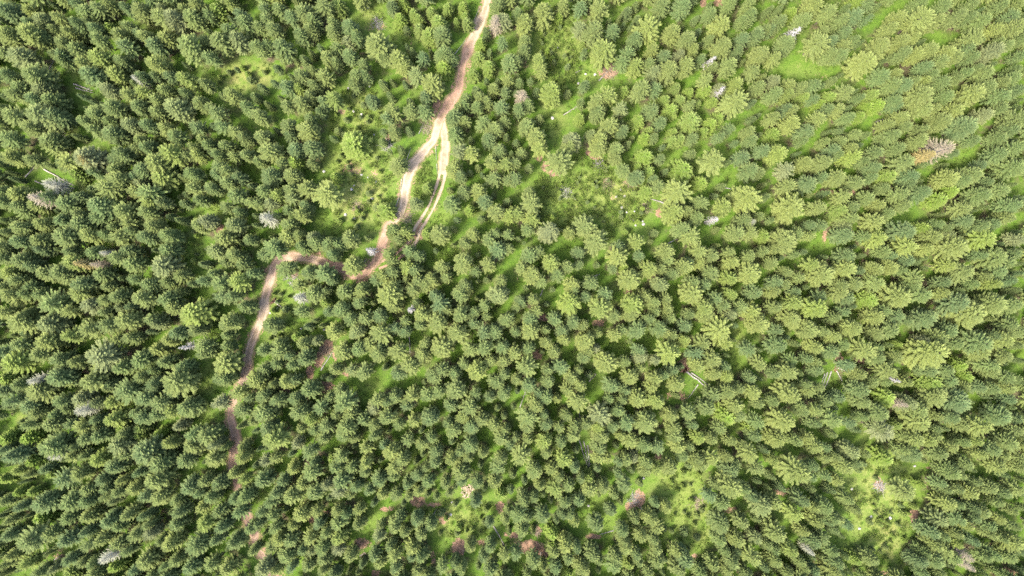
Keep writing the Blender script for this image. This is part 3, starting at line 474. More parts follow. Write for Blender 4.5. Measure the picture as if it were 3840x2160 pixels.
for (u, v) in TRACK + RUTTED[:9]:
    if not (555 < v < 612 and 960 < u < 990) and not (845 < u < 896 and v > 665) and not (950 < v < 1005) and v < 1175: VIS.append(ground_xy(u * 3840 / 2576.0, v * 3840 / 2576.0))
VIS_A = np.array([p for p in TRACK_XY + RUT_XY if min(math.hypot(p[0] - q[0], p[1] - q[1]) for q in VIS) < 1.6])
for t in trees:
    zc = t['h'] * (0.55 if t['young'] else 0.66)
    k = CAM_H / (CAM_H - zc)
    for it in range(3):
        px, py = t['x'] * k, t['y'] * k
        d = np.hypot(VIS_A[:, 0] - px, VIS_A[:, 1] - py); i = int(np.argmin(d)); need = t['R'] * 0.8 + 1.25
        if d[i] < need:
            q = (need - d[i]) / max(d[i], 0.1) / k
            t['x'] += (px - VIS_A[i, 0]) * q; t['y'] += (py - VIS_A[i, 1]) * q
cellsz = 4.0
cells = {}
def cell_add(x, y, rad): cells.setdefault((int(x // cellsz), int(y // cellsz)), []).append((x, y, rad))
def cell_free(x, y, rad, k):
    cx, cy = int(x // cellsz), int(y // cellsz)
    for i in (-2, -1, 0, 1, 2):
        for j in (-2, -1, 0, 1, 2):
            for (a, b, rr) in cells.get((cx + i, cy + j), ()):
                if (a - x) ** 2 + (b - y) ** 2 < (k * (rad + rr)) ** 2: return False
    return True
for t in trees: cell_add(t['x'], t['y'], t['R'])
HX, HY = CAM_H * math.tan(HFOV / 2), CAM_H * math.tan(HFOV / 2) * 9 / 16
# lower spruces between the surveyed crowns, and the forest going on beyond the frame
for i in range(26000):
    x, y = rng.uniform(-HX - 34, HX + 34), rng.uniform(-HY - 34, HY + 34)
    inside = abs(x) < HX - 2 and abs(y) < HY - 2
    if inside:
        R = rng.uniform(0.6, 1.15)
        if in_open(x, y, 1.15) or track_dist(x, y) < 3.0 or not cell_free(x, y, R, 1.12) or in_gap(x, y, 4.5): continue
        h = 2.5 + 3.6 * R + rng.uniform(0, 1.5); young = rng.random() < 0.6
        tone = rng.choice([rng.uniform(0, 0.3), rng.uniform(0.1, 0.5)])
    else:
        R = rng.uniform(1.5, 2.8); young = False
        if track_dist(x, y) < 3.5 or not cell_free(x, y, R, 0.86): continue
        h = (5.6 + 2.2 * R) * rng.uniform(0.9, 1.1); tone = rng.uniform(0.1, 0.75)
    trees.append(dict(x=x, y=y, R=R, h=h, tone=tone, letter='', young=young, seen=False))
    cell_add(x, y, R)

# ---------------------------------------------------------------- ground
def build_ground():
    nx, ny = 641, 441
    xs = np.linspace(-160, 160, nx); ys = np.linspace(-110, 110, ny)
    X, Y = np.meshgrid(xs, ys)
    dry = np.zeros_like(X); openf = np.zeros_like(X)
    for a, b, rx, ry, d in open_xy:
        q = np.exp(-(((X - a) / rx) ** 2 + ((Y - b) / ry) ** 2) ** 1.5)
        openf = np.maximum(openf, q); dry = np.maximum(dry, q * d)
    soil = np.zeros_like(X)
    for c, r, x, y, rx, ry, s in SOIL:
        a, b = place(c, r, x, y); k = UNIT * CAM_H
        q = s * np.exp(-(((X - a) / (rx * k)) ** 2 + ((Y - b) / (ry * k)) ** 2) ** 2 * 0.7)
        soil = np.maximum(soil, q)
    for A, wd in ((TR_A, 2.1), (RU_A, 1.7)):
        D = np.full_like(X, 99.0)
        for p in A: D = np.minimum(D, np.hypot(X - p[0], Y - p[1]))
        soil = np.maximum(soil, (0.62 if wd > 2 else 0.3) * np.exp(-(D / wd) ** 4))
    dens = np.zeros_like(X)
    for t in trees:
        i = int((t['x'] + 160) / 0.5); j = int((t['y'] + 110) / 0.5); m = 9
        a0, a1, b0, b1 = max(i - m, 0), min(i + m, nx), max(j - m, 0), min(j + m, ny)
        if a0 < a1 and b0 < b1:
            dens[b0:b1, a0:a1] += np.exp(-((X[b0:b1, a0:a1] - t['x']) ** 2 + (Y[b0:b1, a0:a1] - t['y']) ** 2) / (2.0 * (t['R'] * 0.8) ** 2))
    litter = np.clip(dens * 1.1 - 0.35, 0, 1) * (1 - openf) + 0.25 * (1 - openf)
    Z = hgt(X, Y)
    # outer skirt: the same sheet carries on to the horizon
    V = np.stack([X, Y, Z], -1).reshape(-1, 3)
    idx = np.arange(nx * ny).reshape(ny, nx)
    Fq = np.stack([idx[:-1, :-1], idx[:-1, 1:], idx[1:, 1:], idx[1:, :-1]], -1).reshape(-1, 4)
    ring = np.concatenate([idx[0, :], idx[1:, -1], idx[-1, -2::-1], idx[-2:0:-1, 0]])
    R = V[ring].copy(); R[:, :2] *= 14.0; R[:, 2] = 0
    base = len(V); V = np.concatenate([V, R]); n = len(ring); k = np.arange(n)
    Fs = np.stack([ring, base + k, base + (k + 1) % n, ring[(k + 1) % n]], -1)
    Fq = np.concatenate([Fq, Fs[:, ::1]])
    me = bpy.data.meshes.new('ground')
    me.vertices.add(len(V)); me.vertices.foreach_set('co', V.astype(np.float32).ravel())
    me.loops.add(Fq.size); me.loops.foreach_set('vertex_index', Fq.astype(np.int32).ravel())
    me.polygons.add(len(Fq)); me.polygons.foreach_set('loop_start', np.arange(0, Fq.size, 4, dtype=np.int32))
    me.update(calc_edges=True); me.validate()
    for nm, arr, ext in (('dry', dry, 0.2), ('soil', soil, 0.0), ('litter', litter, 0.5)):
        a = me.attributes.new(nm, 'FLOAT', 'POINT')
        a.data.foreach_set('value', np.concatenate([arr.ravel(), np.full(n, ext)]).astype(np.float32))
    me.polygons.foreach_set('use_smooth', np.ones(len(me.polygons), dtype=bool))
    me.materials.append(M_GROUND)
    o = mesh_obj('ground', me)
    tag(o, 'grassy forest floor with patches of bare earth and needle litter', 'ground', kind='structure')
    return xs, ys, dry, openf, soil
GX, GY, G_DRY, G_OPEN, G_SOIL = build_ground()
def gsample(A, x, y):
    return A[np.clip(((y + 110) / 0.5).astype(int), 0, A.shape[0] - 1), np.clip(((x + 160) / 0.5).astype(int), 0, A.shape[1] - 1)]

def ribbon(name, pts, half, profile, shade_moist, label, wob=0.42, seed=1, lift=0.03):
    """a strip draped on the ground; profile = list of (across -1..1, height)"""
    rg = random.Random(seed)
    P = []                                 # resample evenly
    A = np.array(pts); seg = np.hypot(*(A[1:] - A[:-1]).T); L = np.concatenate([[0], np.cumsum(seg)])
    n = int(L[-1] / 0.7)
    s = np.linspace(0, L[-1], n)
    x = np.interp(s, L, A[:, 0]); y = np.interp(s, L, A[:, 1])
    tx, ty = np.gradient(x), np.gradient(y); q = np.hypot(tx, ty); nxv, nyv = -ty / q, tx / q
    wl = half * (1 + wob * (np.sin(s / 3.1 + seed) * 0.5 + np.sin(s / 1.3 + 2 * seed) * 0.3 + np.array([rg.uniform(-.35, .35) for _ in s])))
    wr = half * (1 + wob * (np.sin(s / 2.7 + 5 + seed) * 0.5 + np.sin(s / 1.1 + seed) * 0.3 + np.array([rg.uniform(-.35, .35) for _ in s])))
    V, Fc, edge, mo = [], [], [], []
    m = len(profile)
    for i in range(n):
        for a, z in profile:
            w = wl[i] if a > 0 else wr[i]
            px, py = x[i] + nxv[i] * a * w, y[i] + nyv[i] * a * w
            V.append((px, py, float(hgt(px, py)) + z + lift))
            edge.append(abs(a) if half > 0.5 else 0.35 + abs(a) * 0.6); mo.append(float(np.interp(s[i] / L[-1], *shade_moist)))
        if i:
            for k in range(m - 1):
                b = i * m + k
                Fc.append((b - m, b - m + 1, b + 1, b))
    me = new_mesh(name, V, Fc, [M_TRACK], smooth=True)
    for nm, arr in (('edge', edge), ('shade_moist', mo), ('across', [abs(a) if half > 0.5 else 0.5 for _ in range(n) for a, z in profile])):
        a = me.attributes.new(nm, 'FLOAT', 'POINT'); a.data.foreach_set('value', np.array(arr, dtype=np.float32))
    o = mesh_obj(name, me)
    tag(o, label, 'track', kind='structure')
    return o
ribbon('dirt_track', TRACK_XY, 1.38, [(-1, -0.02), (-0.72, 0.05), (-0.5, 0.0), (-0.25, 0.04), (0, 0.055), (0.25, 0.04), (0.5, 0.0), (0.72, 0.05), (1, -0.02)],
       ([0, .07, .10, .17, .19, .22, .34, .36, .47, .50, .58, .62, .70, .80, 1], [0, 0, .7, .9, .8, .1, 0, .7, .9, .45, .5, .25, .5, .7, .6]),  # where along the track the painted shade and damp redden the dirt
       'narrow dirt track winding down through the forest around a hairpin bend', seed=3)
def offset(pts, d):
    A = np.array(pts); tx, ty = np.gradient(A[:, 0]), np.gradient(A[:, 1]); q = np.hypot(tx, ty)
    return np.stack([A[:, 0] - ty / q * d, A[:, 1] + tx / q * d], -1)
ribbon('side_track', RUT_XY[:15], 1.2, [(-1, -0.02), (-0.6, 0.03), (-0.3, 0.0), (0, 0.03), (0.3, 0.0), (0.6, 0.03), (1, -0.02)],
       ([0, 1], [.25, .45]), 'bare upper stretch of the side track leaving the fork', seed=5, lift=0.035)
prof = [(-1, -0.01), (-0.5, 0.02), (0, -0.0), (0.5, 0.02), (1, -0.01)]
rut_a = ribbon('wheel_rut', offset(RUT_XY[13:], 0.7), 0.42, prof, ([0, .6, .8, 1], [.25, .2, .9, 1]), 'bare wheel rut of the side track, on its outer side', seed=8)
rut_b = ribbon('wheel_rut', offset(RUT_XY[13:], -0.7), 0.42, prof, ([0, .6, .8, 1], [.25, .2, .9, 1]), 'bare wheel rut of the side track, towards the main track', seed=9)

# ---------------------------------------------------------------- spruce forms
def kite(V, F, T, base, d, side, length, width, t0, t1):
    i = len(V)
    mid = base + d * (length * 0.45)
    V += [tuple(base), tuple(mid - side * width * 0.5), tuple(base + d * length), tuple(mid + side * width * 0.5)]
    T += [t0, (t0 + t1) * 0.5, t1, (t0 + t1) * 0.5]
    F.append((i, i + 1, i + 2, i + 3))
def spruce_crown(seed, R=2.2, H=19.0, base=0.28, power=1.7, whorl=0.62, nbr=8, fullness=1.0, droop=0.42, ragged=0.18, twig=1.0):
    rg = random.Random(seed)
    V, F, T = [], [], []
    z = H * base
    zs = []
    while z < H - 0.25:
        zs.append(z)
        s = (z - H * base) / (H * (1 - base))
        z += whorl * (1.0 - 0.45 * s) * rg.uniform(0.85, 1.15)
    lean = (rg.uniform(-.02, .02), rg.uniform(-.02, .02)); lop, laz = rg.uniform(.05, .24), rg.uniform(0, 6.28); gap = rg.uniform(0, 6.28); gz = rg.uniform(.1, .6)
    for z in zs:
        s = (z - H * base) / (H * (1 - base))
        env = R * max(1 - s ** (power * 1.2), 0.0) ** 0.72 * (0.72 + 0.28 * min(s / 0.22, 1)) + 0.12
        nb = max(5, int(nbr * 1.35 * (1.0 - 0.4 * s) + rg.uniform(-.5, 1)))
        a0 = rg.uniform(0, 6.28)
        for b in range(nb):
            az = a0 + (b + rg.uniform(-.3, .3)) * 6.283 / nb
            L = env * rg.uniform(1 - ragged * 1.6, 1 + ragged * 0.8) * (1 + lop * math.cos(az - laz))
            if math.cos(az - gap) > 0.8 and abs(s - gz) < 0.16: L *= 0.6
            out = Vector((math.cos(az), math.sin(az), 0)); side = Vector((-math.sin(az), math.cos(az), 0))
            up0 = 0.55 * s - droop * (1 - s) + rg.uniform(-.1, .1)
            p0 = Vector((lean[0] * z, lean[1] * z, z))
            n = max(4, int(4 + 3.6 * L * fullness)); bh = rg.random()
            for k in range(n):
                t = 0.22 + 0.78 * (k + 0.6) / n
                p = p0 + out * (L * t) + Vector((0, 0, L * (up0 * t - 0.28 * t * (1 - s) + 0.22 * t * t * t)))
                slope = up0 - 0.28 * (1 - s) + 0.66 * t * t
                d0 = (out + Vector((0, 0, slope))).normalized()
                w = (0.20 + 0.15 * L * (1 - 0.6 * t)) * twig * (1 - 0.15 * s)
                tp = (0.15 + 0.85 * t) * (0.35 + 0.65 * bh)
                for sg in (-1, 1):
                    sw = rg.uniform(0.45, 0.95)
                    d = (d0 * sw + side * sg * 0.7 + Vector((0, 0, rg.uniform(-.45, .05)))).normalized()
                    nrm = Vector((rg.uniform(-.45, .45), rg.uniform(-.45, .45), 1))
                    kite(V, F, T, p, d, d.cross(nrm).normalized(), w * rg.uniform(.8, 1.25), w * 0.58, 0.35 * tp, tp * rg.uniform(.5, 1.1))
                if rg.random() < 0.75:      # hanging twig
                    d = (d0 * 0.35 + Vector((rg.uniform(-.3, .3), rg.uniform(-.3, .3), -1))).normalized()
                    kite(V, F, T, p, d, side, w * 0.75, w * 0.5, 0.0, 0.25)
            p = p0 + out * (L * 0.86) + Vector((0, 0, L * (up0 * 0.86 - 0.24 * (1 - s) + 0.14)))
            d0 = (out + Vector((0, 0, up0 - 0.28 * (1 - s) + 0.6))).normalized()
            kite(V, F, T, p, d0, side, 0.36 + 0.16 * L, 0.18, 0.3, 1.1)
    top = Vector((lean[0] * H, lean[1] * H, H - 0.6))
    for k in range(4):
        az = k * 1.57 + rg.random()
        kite(V, F, T, top, Vector((math.cos(az) * .22, math.sin(az) * .22, 1)).normalized(), Vector((-math.sin(az), math.cos(az), 0)), 0.95, 0.16, 0.2, 1.0)
    return V, F, T
def tube(V, F, p0, p1, r0, r1, n=7, cap=True):
    p0, p1 = Vector(p0), Vector(p1); d = (p1 - p0).normalized()
    a = d.cross(Vector((0, 0, 1)) if abs(d.z) < 0.9 else Vector((1, 0, 0))).normalized(); b = d.cross(a)
    i = len(V)
    for p, r in ((p0, r0), (p1, r1)):
        for k in range(n):
            t = 6.283185 * k / n
            V.append(tuple(p + a * math.cos(t) * r + b * math.sin(t) * r))
    for k in range(n):
        F.append((i + k, i + (k + 1) % n, i + n + (k + 1) % n, i + n + k))
    if cap:
        F.append(tuple(range(i + n - 1, i - 1, -1))); F.append(tuple(range(i + n, i + 2 * n)))
def trunk_shape(seed, H, base, r=0.19, stubs=14):
    rg = random.Random(seed); V, F = [], []
    zs = [-0.4, 0.25, H * 0.15, H * 0.5, H * 0.8, H - 0.35]
    rs = [r * 1.7, r * 1.15, r, r * 0.68, r * 0.34, 0.025]
    for k in range(5): tube(V, F, (0, 0, zs[k]), (0, 0, zs[k + 1]), rs[k], rs[k + 1], 8, cap=(k in (0, 4)))
    for k in range(stubs):                # dead lower limbs
        z = rg.uniform(H * 0.1, H * (base + 0.12)); az = rg.uniform(0, 6.28); L = rg.uniform(0.4, 1.3)
        tube(V, F, (0, 0, z), (math.cos(az) * L, math.sin(az) * L, z - 0.12 * L), 0.03, 0.012, 4, cap=False)
    return V, F
FORMS = []                                 # full spruces: (crown mesh, trunk mesh, R, H, base)
specs = [dict(R=2.2, H=11.5, base=.26, power=2.3, nbr=10, whorl=.54, droop=.40, ragged=.16),
         dict(R=2.2, H=11.5, base=.30, power=1.6, nbr=9, whorl=.58, droop=.50, ragged=.24, twig=1.0),
         dict(R=2.2, H=11.5, base=.22, power=2.3, nbr=10, whorl=.54, droop=.36, ragged=.14),
         dict(R=2.2, H=11.5, base=.35, power=1.8, nbr=9, whorl=.60, droop=.55, ragged=.26, twig=.95),
         dict(R=2.2, H=11.5, base=.28, power=2.6, nbr=10, whorl=.54, droop=.34, ragged=.20),
         dict(R=2.2, H=11.5, base=.25, power=1.5, nbr=9, whorl=.52, droop=.45, ragged=.18),
         dict(R=2.2, H=11.5, base=.32, power=2.1, nbr=8, whorl=.62, droop=.48, ragged=.28, twig=.92),
         dict(R=2.2, H=11.5, base=.24, power=1.75, nbr=10, whorl=.56, droop=.38, ragged=.22)]
YSPECS = [dict(R=1.3, H=8, base=.05, power=1.2, nbr=8, whorl=.46, droop=.22, ragged=.16),
          dict(R=1.3, H=8, base=.06, power=1.9, nbr=9, whorl=.44, droop=.18, ragged=.20),
          dict(R=1.3, H=8, base=.04, power=1.0, nbr=8, whorl=.42, droop=.26, ragged=.14)]
stock = bpy.data.collections.new('spruce_forms')     # only feeds the mass of smaller spruces
def make_form(i, sp):
    V, F, T = spruce_crown(100 + i, **sp)
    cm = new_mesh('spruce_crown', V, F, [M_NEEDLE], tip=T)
    TV, TF = trunk_shape(200 + i, sp['H'], sp['base'], 0.19 if sp['H'] > 10 else 0.09)
    tm = new_mesh('spruce_trunk', TV, TF, [M_BARK], smooth=False)
    n = len(V)
    jm = new_mesh('spruce_whole', V + TV, F + [tuple(k + n for k in f) for f in TF], [M_NEEDLE, M_BARK],
                  fmat=[0] * len(F) + [1] * len(TF), tip=T + [0.0] * len(TV))
    o = bpy.data.objects.new('spruce_form_%02d' % i, jm); stock.objects.link(o)
    return dict(crown=cm, trunk=tm, R=sp['R'], H=sp['H'])
specs = specs + [dict(q, base=q['base'] + .04, power=q['power'] * (1.15 if k % 2 else .85), ragged=q['ragged'] * 1.25) for k, q in enumerate(specs[:6])]
FORMS = [make_form(i, sp) for i, sp in enumerate(specs)]
YFORMS = [make_form(len(specs) + i, sp) for i, sp in enumerate(YSPECS)]
ALLF = FORMS + YFORMS

# ---------------------------------------------------------------- landmarks that labels can point to
LM = [('the hairpin track bend', 1, 1, 17, 118), ('the pale straight stretch of track', 1, 0, 230, 15), ('the reddish stretch of track', 1, 0, 206, 88),
      ('the fork of the two tracks', 1, 0, 185, 122), ('the twin-rutted side track', 1, 1, 178, 60), ('the stony bushy clearing', 2, 1, 100, 50), ('the long poles edging the track', 1, 1, 143, 55),
      ('the thick uprooted twin trunk', 2, 2, 174, 81), ('the fan of fallen trunks', 3, 2, 65, 90), ('the largest pink-grey dead spruce', 3, 1, 172, 7), ('the firewood heap', 1, 3, 213, 60),
      ('the red bare-earth patch', 2, 3, 20, 116), ('the longest log in open grass', 0, 1, 58, 33), ('the yellow grassy meadow', 0, 0, 245, 78), ('the bright white snag', 0, 2, 184, 60),
      ('the star-branched silver snag', 3, 0, 27, 33), ('the brushwood trail', 1, 2, 68, 64), ('the straw brush heap', 2, 3, 186, 71), ('the grassy lower glade', 3, 3, 110, 70),
      ('the narrow grass strip', 0, 2, 206, 100), ('the pinkish dead spruce', 0, 1, 40, 54), ('the lime young thicket', 2, 0, 170, 110), ('the young spruces by the track', 1, 0, 180, 25),
      ('the log with root ball', 1, 2, 18, 14), ('the silver-white dead spruce', 0, 3, 111, 124), ('the grey feathery dead spruce', 0, 2, 85, 122), ('the mauve dead spruce pair', 3, 3, 197, 126),
      ('the three parallel grey trunks', 2, 3, 74, 22), ('the twin parallel logs', 0, 0, 83, 88), ('the bright lime crown pair', 3, 1, 175, 52), ('the dark curved-branch snag', 2, 0, 202, 60),
      ('the bushy glade', 2, 0, 48, 48), ('the upper grassy glade', 1, 0, 112, 20), ('the lower end of the track', 0, 3, 235, 30), ('the long pale trunk', 1, 3, 245, 105)]
LM_XY = [(p, *place(c, r, x, y)) for p, c, r, x, y in LM]
LM_FINE = LM_XY + [('the ' + h[-1], *place(*h[:4])) for h in HEAPS if len(h[-1].split()) <= 6] + [('the ' + l[-1], *place(l[0], l[1], (l[2] + l[4]) / 2, (l[3] + l[5]) / 2)) for l in LOGS if len(l[-1].split()) <= 6] \
    + [('the ' + l[-1], *place(*l[:4])) for l in SNAGS if len(l[-1].split()) <= 6]
def nearest_lm(x, y, fine=False):
    d, p = min((math.hypot(x - a, y - b), p) for p, a, b in (LM_FINE if fine else LM_XY))
    return p, d
ORD = ['nearest', 'second nearest', 'third nearest', 'fourth nearest', 'fifth nearest', 'sixth nearest', 'seventh nearest', 'eighth nearest', 'ninth nearest', 'tenth nearest', 'eleventh nearest', 'twelfth nearest'] + [w + ' nearest' for w in 'thirteenth fourteenth fifteenth sixteenth seventeenth eighteenth nineteenth twentieth'.split()]
def tone_word(t):
    return {'y': 'yellow-green', 'b': 'blue-green', 'l': 'lime green', 'g': 'grey-green', '': 'mid green'}[t]
def label_set(items, noun, size, far):
    """items: (x, y, tone letter) -> unique labels by colour and rank of distance to a landmark"""
    by = {}
    for i, (x, y, t) in enumerate(items):
        p, d = nearest_lm(x, y); by.setdefault((p, t), []).append((d, i))
    out = [None] * len(items)
    for (p, t), L in by.items():
        L.sort()
        for k, (d, i) in enumerate(L):
            w = tone_word(t)
            if d < 60 and k < len(ORD): out[i] = f'{size} {w} {noun}, {ORD[k]} of its colour to {p}'
            else: out[i] = f'{size} {w} {noun} {far}'
    return out

# ---------------------------------------------------------------- individual trees
def set_tree(t, root_name, form, label, cat, group):
    z = float(hgt(t['x'], t['y']))
    sxy, sz = t['R'] / form['R'], t['h'] / form['H']
    root = empty(root_name, (t['x'], t['y'], z), rng.uniform(0, 6.28), (sxy * rng.uniform(.88, 1.1), sxy * rng.uniform(.88, 1.1), sz))
    tag(root, label, cat, group)
    c = mesh_obj('crown', form['crown'], root); c['tone'] = t['tone']
    mesh_obj('trunk', form['trunk'], root)
    return root
def on_frame(t, m=1.0):
    zc = t['h'] * 0.6
    k = CAM_H / (CAM_H - zc)
    return abs(t['x'] * k) < HX - m and abs(t['y'] * k) < HY - m
seen = [t for t in trees if t['seen'] and on_frame(t)]
big = sorted([t for t in seen if not t['young']], key=lambda t: -t['R'])[:300]
young = [t for t in seen if t['young']]
for t in big + young: t['own'] = True
for t, lab in zip(big, label_set([(t['x'], t['y'], t['letter']) for t in big], 'spruce', 'broad', 'inside the closed spruce stand')):
    set_tree(t, 'spruce_tree', rng.choice(FORMS), lab, 'spruce', 'largest spruces of the forest')
for t, lab in zip(young, label_set([(t['x'], t['y'], 'l') for t in young], 'sapling', 'conical', 'growing between older spruces')):
    set_tree(t, 'young_spruce', rng.choice(YFORMS), lab, 'young spruce', 'bright young spruces')

# ---------------------------------------------------------------- the mass of other spruces (past the first 300)
def point_cloud(name, pts, attrs, collection, label, cat):
    me = bpy.data.meshes.new(name)
    me.from_pydata(pts, [], [])
    for nm, typ, arr in attrs:
        a = me.attributes.new(nm, typ, 'POINT')
        a.data.foreach_set('vector' if typ == 'FLOAT_VECTOR' else 'value', np.array(arr, dtype=np.int32 if typ == 'INT' else np.float32).ravel())
    ob = mesh_obj(name, me)
    tag(ob, label, cat, kind='stuff')
    ng = bpy.data.node_groups.new(name + '_scatter', 'GeometryNodeTree')
    ng.interface.new_socket('Geometry', in_out='INPUT', socket_type='NodeSocketGeometry')
    ng.interface.new_socket('Geometry', in_out='OUTPUT', socket_type='NodeSocketGeometry')
    n = ng.nodes; gi, go = n.new('NodeGroupInput'), n.new('NodeGroupOutput')
    ci = n.new('GeometryNodeCollectionInfo'); ci.inputs['Collection'].default_value = collection
    ci.inputs['Separate Children'].default_value = True; ci.inputs['Reset Children'].default_value = True
    iop = n.new('GeometryNodeInstanceOnPoints'); iop.inputs['Pick Instance'].default_value = True
    def named(nm, typ):
        a = n.new('GeometryNodeInputNamedAttribute'); a.data_type = typ; a.inputs['Name'].default_value = nm
        return next(s for s in a.outputs if s.enabled and s.name == 'Attribute')
    L = ng.links.new
    L(gi.outputs[0], iop.inputs['Points']); L(ci.outputs[0], iop.inputs['Instance'])
    L(named('form', 'INT'), iop.inputs['Instance Index'])
    e2r = n.new('FunctionNodeEulerToRotation'); L(named('turn', 'FLOAT_VECTOR'), e2r.inputs[0])
    L(e2r.outputs[0], iop.inputs['Rotation']); L(named('size', 'FLOAT_VECTOR'), iop.inputs['Scale'])
    L(iop.outputs[0], go.inputs[0])
    md = ob.modifiers.new('scatter', 'NODES'); md.node_group = ng
    return ob
rest = [t for t in trees if not t.get('own')]
P, fo, tu, sz, to = [], [], [], [], []
for t in rest:
    i = rng.randrange(len(FORMS)) if not t['young'] else len(FORMS) + rng.randrange(len(YFORMS))
    f = ALLF[i]
    P.append((t['x'], t['y'], float(hgt(t['x'], t['y'])))); fo.append(i); tu.append((rng.uniform(-.03, .03), rng.uniform(-.03, .03), rng.uniform(0, 6.28)))
    sz.append((t['R'] / f['R'] * rng.uniform(.85, 1.1), t['R'] / f['R'] * rng.uniform(.85, 1.1), t['h'] / f['H'])); to.append(t['tone'])
point_cloud('spruce_forest', P, [('form', 'INT', fo), ('turn', 'FLOAT_VECTOR', tu), ('size', 'FLOAT_VECTOR', sz), ('tone', 'FLOAT', to)], stock,
            'mass of narrower green spruces filling the forest between the broad crowns', 'forest')

# ---------------------------------------------------------------- dead spruces and snags
DMAT = {'p': M_DEADP, 'w': M_DEADW, 'o': M_DEADO}
dead_forms = {}
for k, key in enumerate('pwo'):
    sp = dict(R=2.0, H=14, base=.25, power=1.3, nbr=8, whorl=.55, droop=.35, ragged=.25, twig=.62 if key != 'o' else .85)
    V, F, T = spruce_crown(300 + k, **sp)
    TV, TF = trunk_shape(320 + k, 14, .3, 0.17, 26)
    dead_forms[key] = dict(crown=new_mesh('dead_crown', V, F, [DMAT[key]], tip=T), trunk=new_mesh('dead_trunk', TV, TF, [M_GREYWOOD]), R=2.0, H=14)
for c, r, x, y, rad, key, lab in DEAD:
    R = max(rad * UNIT * CAM_H * 0.95, 1.1); h = 7.5 + 2.4 * R
    X, Y = place(c, r, x, y, h * 0.68)
    set_tree(dict(x=X, y=Y, R=R, h=h, tone=0.5), 'dead_spruce', dead_forms[key], lab, 'dead spruce', 'standing dead spruces')
def snag_meshes(seed, R, H):
    rg = random.Random(seed)
    TV, TF = [], []
    tube(TV, TF, (0, 0, -0.4), (0, 0, H * .5), 0.20, 0.14, 8); tube(TV, TF, (0, 0, H * .5), (0, 0, H), 0.14, 0.03, 8)
    BV, BF = [], []
    z = H * 0.35
    while z < H - 0.3:
        s = (z / H - 0.35) / 0.65
        for k in range(rg.randint(4, 6)):
            az = rg.uniform(0, 6.28); L = R * (1 - s * 0.75) * rg.uniform(.55, 1.1)
            m = Vector((math.cos(az) * L * .55, math.sin(az) * L * .55, z + L * rg.uniform(-.1, .15)))
            e = Vector((math.cos(az + rg.uniform(-.2, .2)) * L, math.sin(az + rg.uniform(-.2, .2)) * L, m.z + L * rg.uniform(-.25, .2)))
            tube(BV, BF, (0, 0, z), m, 0.065, 0.045, 5, False); tube(BV, BF, m, e, 0.045, 0.018, 5, True)
            for q in range(3):
                a2 = az + rg.choice((-1, 1)) * rg.uniform(.4, .9); b0 = m.lerp(e, rg.uniform(0, .8)); l2 = L * rg.uniform(.15, .35)
                tube(BV, BF, b0, b0 + Vector((math.cos(a2) * l2, math.sin(a2) * l2, rg.uniform(-.1, .1))), 0.028, 0.012, 4, False)
        z += rg.uniform(.35, .6)
    return new_mesh('snag_trunk', TV, TF, [M_GREYWOOD]), new_mesh('snag_branches', BV, BF, [M_GREYWOOD])
for k, (c, r, x, y, rad, lab) in enumerate(SNAGS):
    R = max(rad * UNIT * CAM_H, 1.2); H = 9.5 + 2.0 * R
    X, Y = place(c, r, x, y, H * 0.75)
    tm, bm = snag_meshes(500 + k, R, H)
    root = tag(empty('bare_snag', (X, Y, float(hgt(X, Y)))), lab, 'snag', 'bare standing snags')
    mesh_obj('trunk', tm, root); mesh_obj('branches', bm, root)

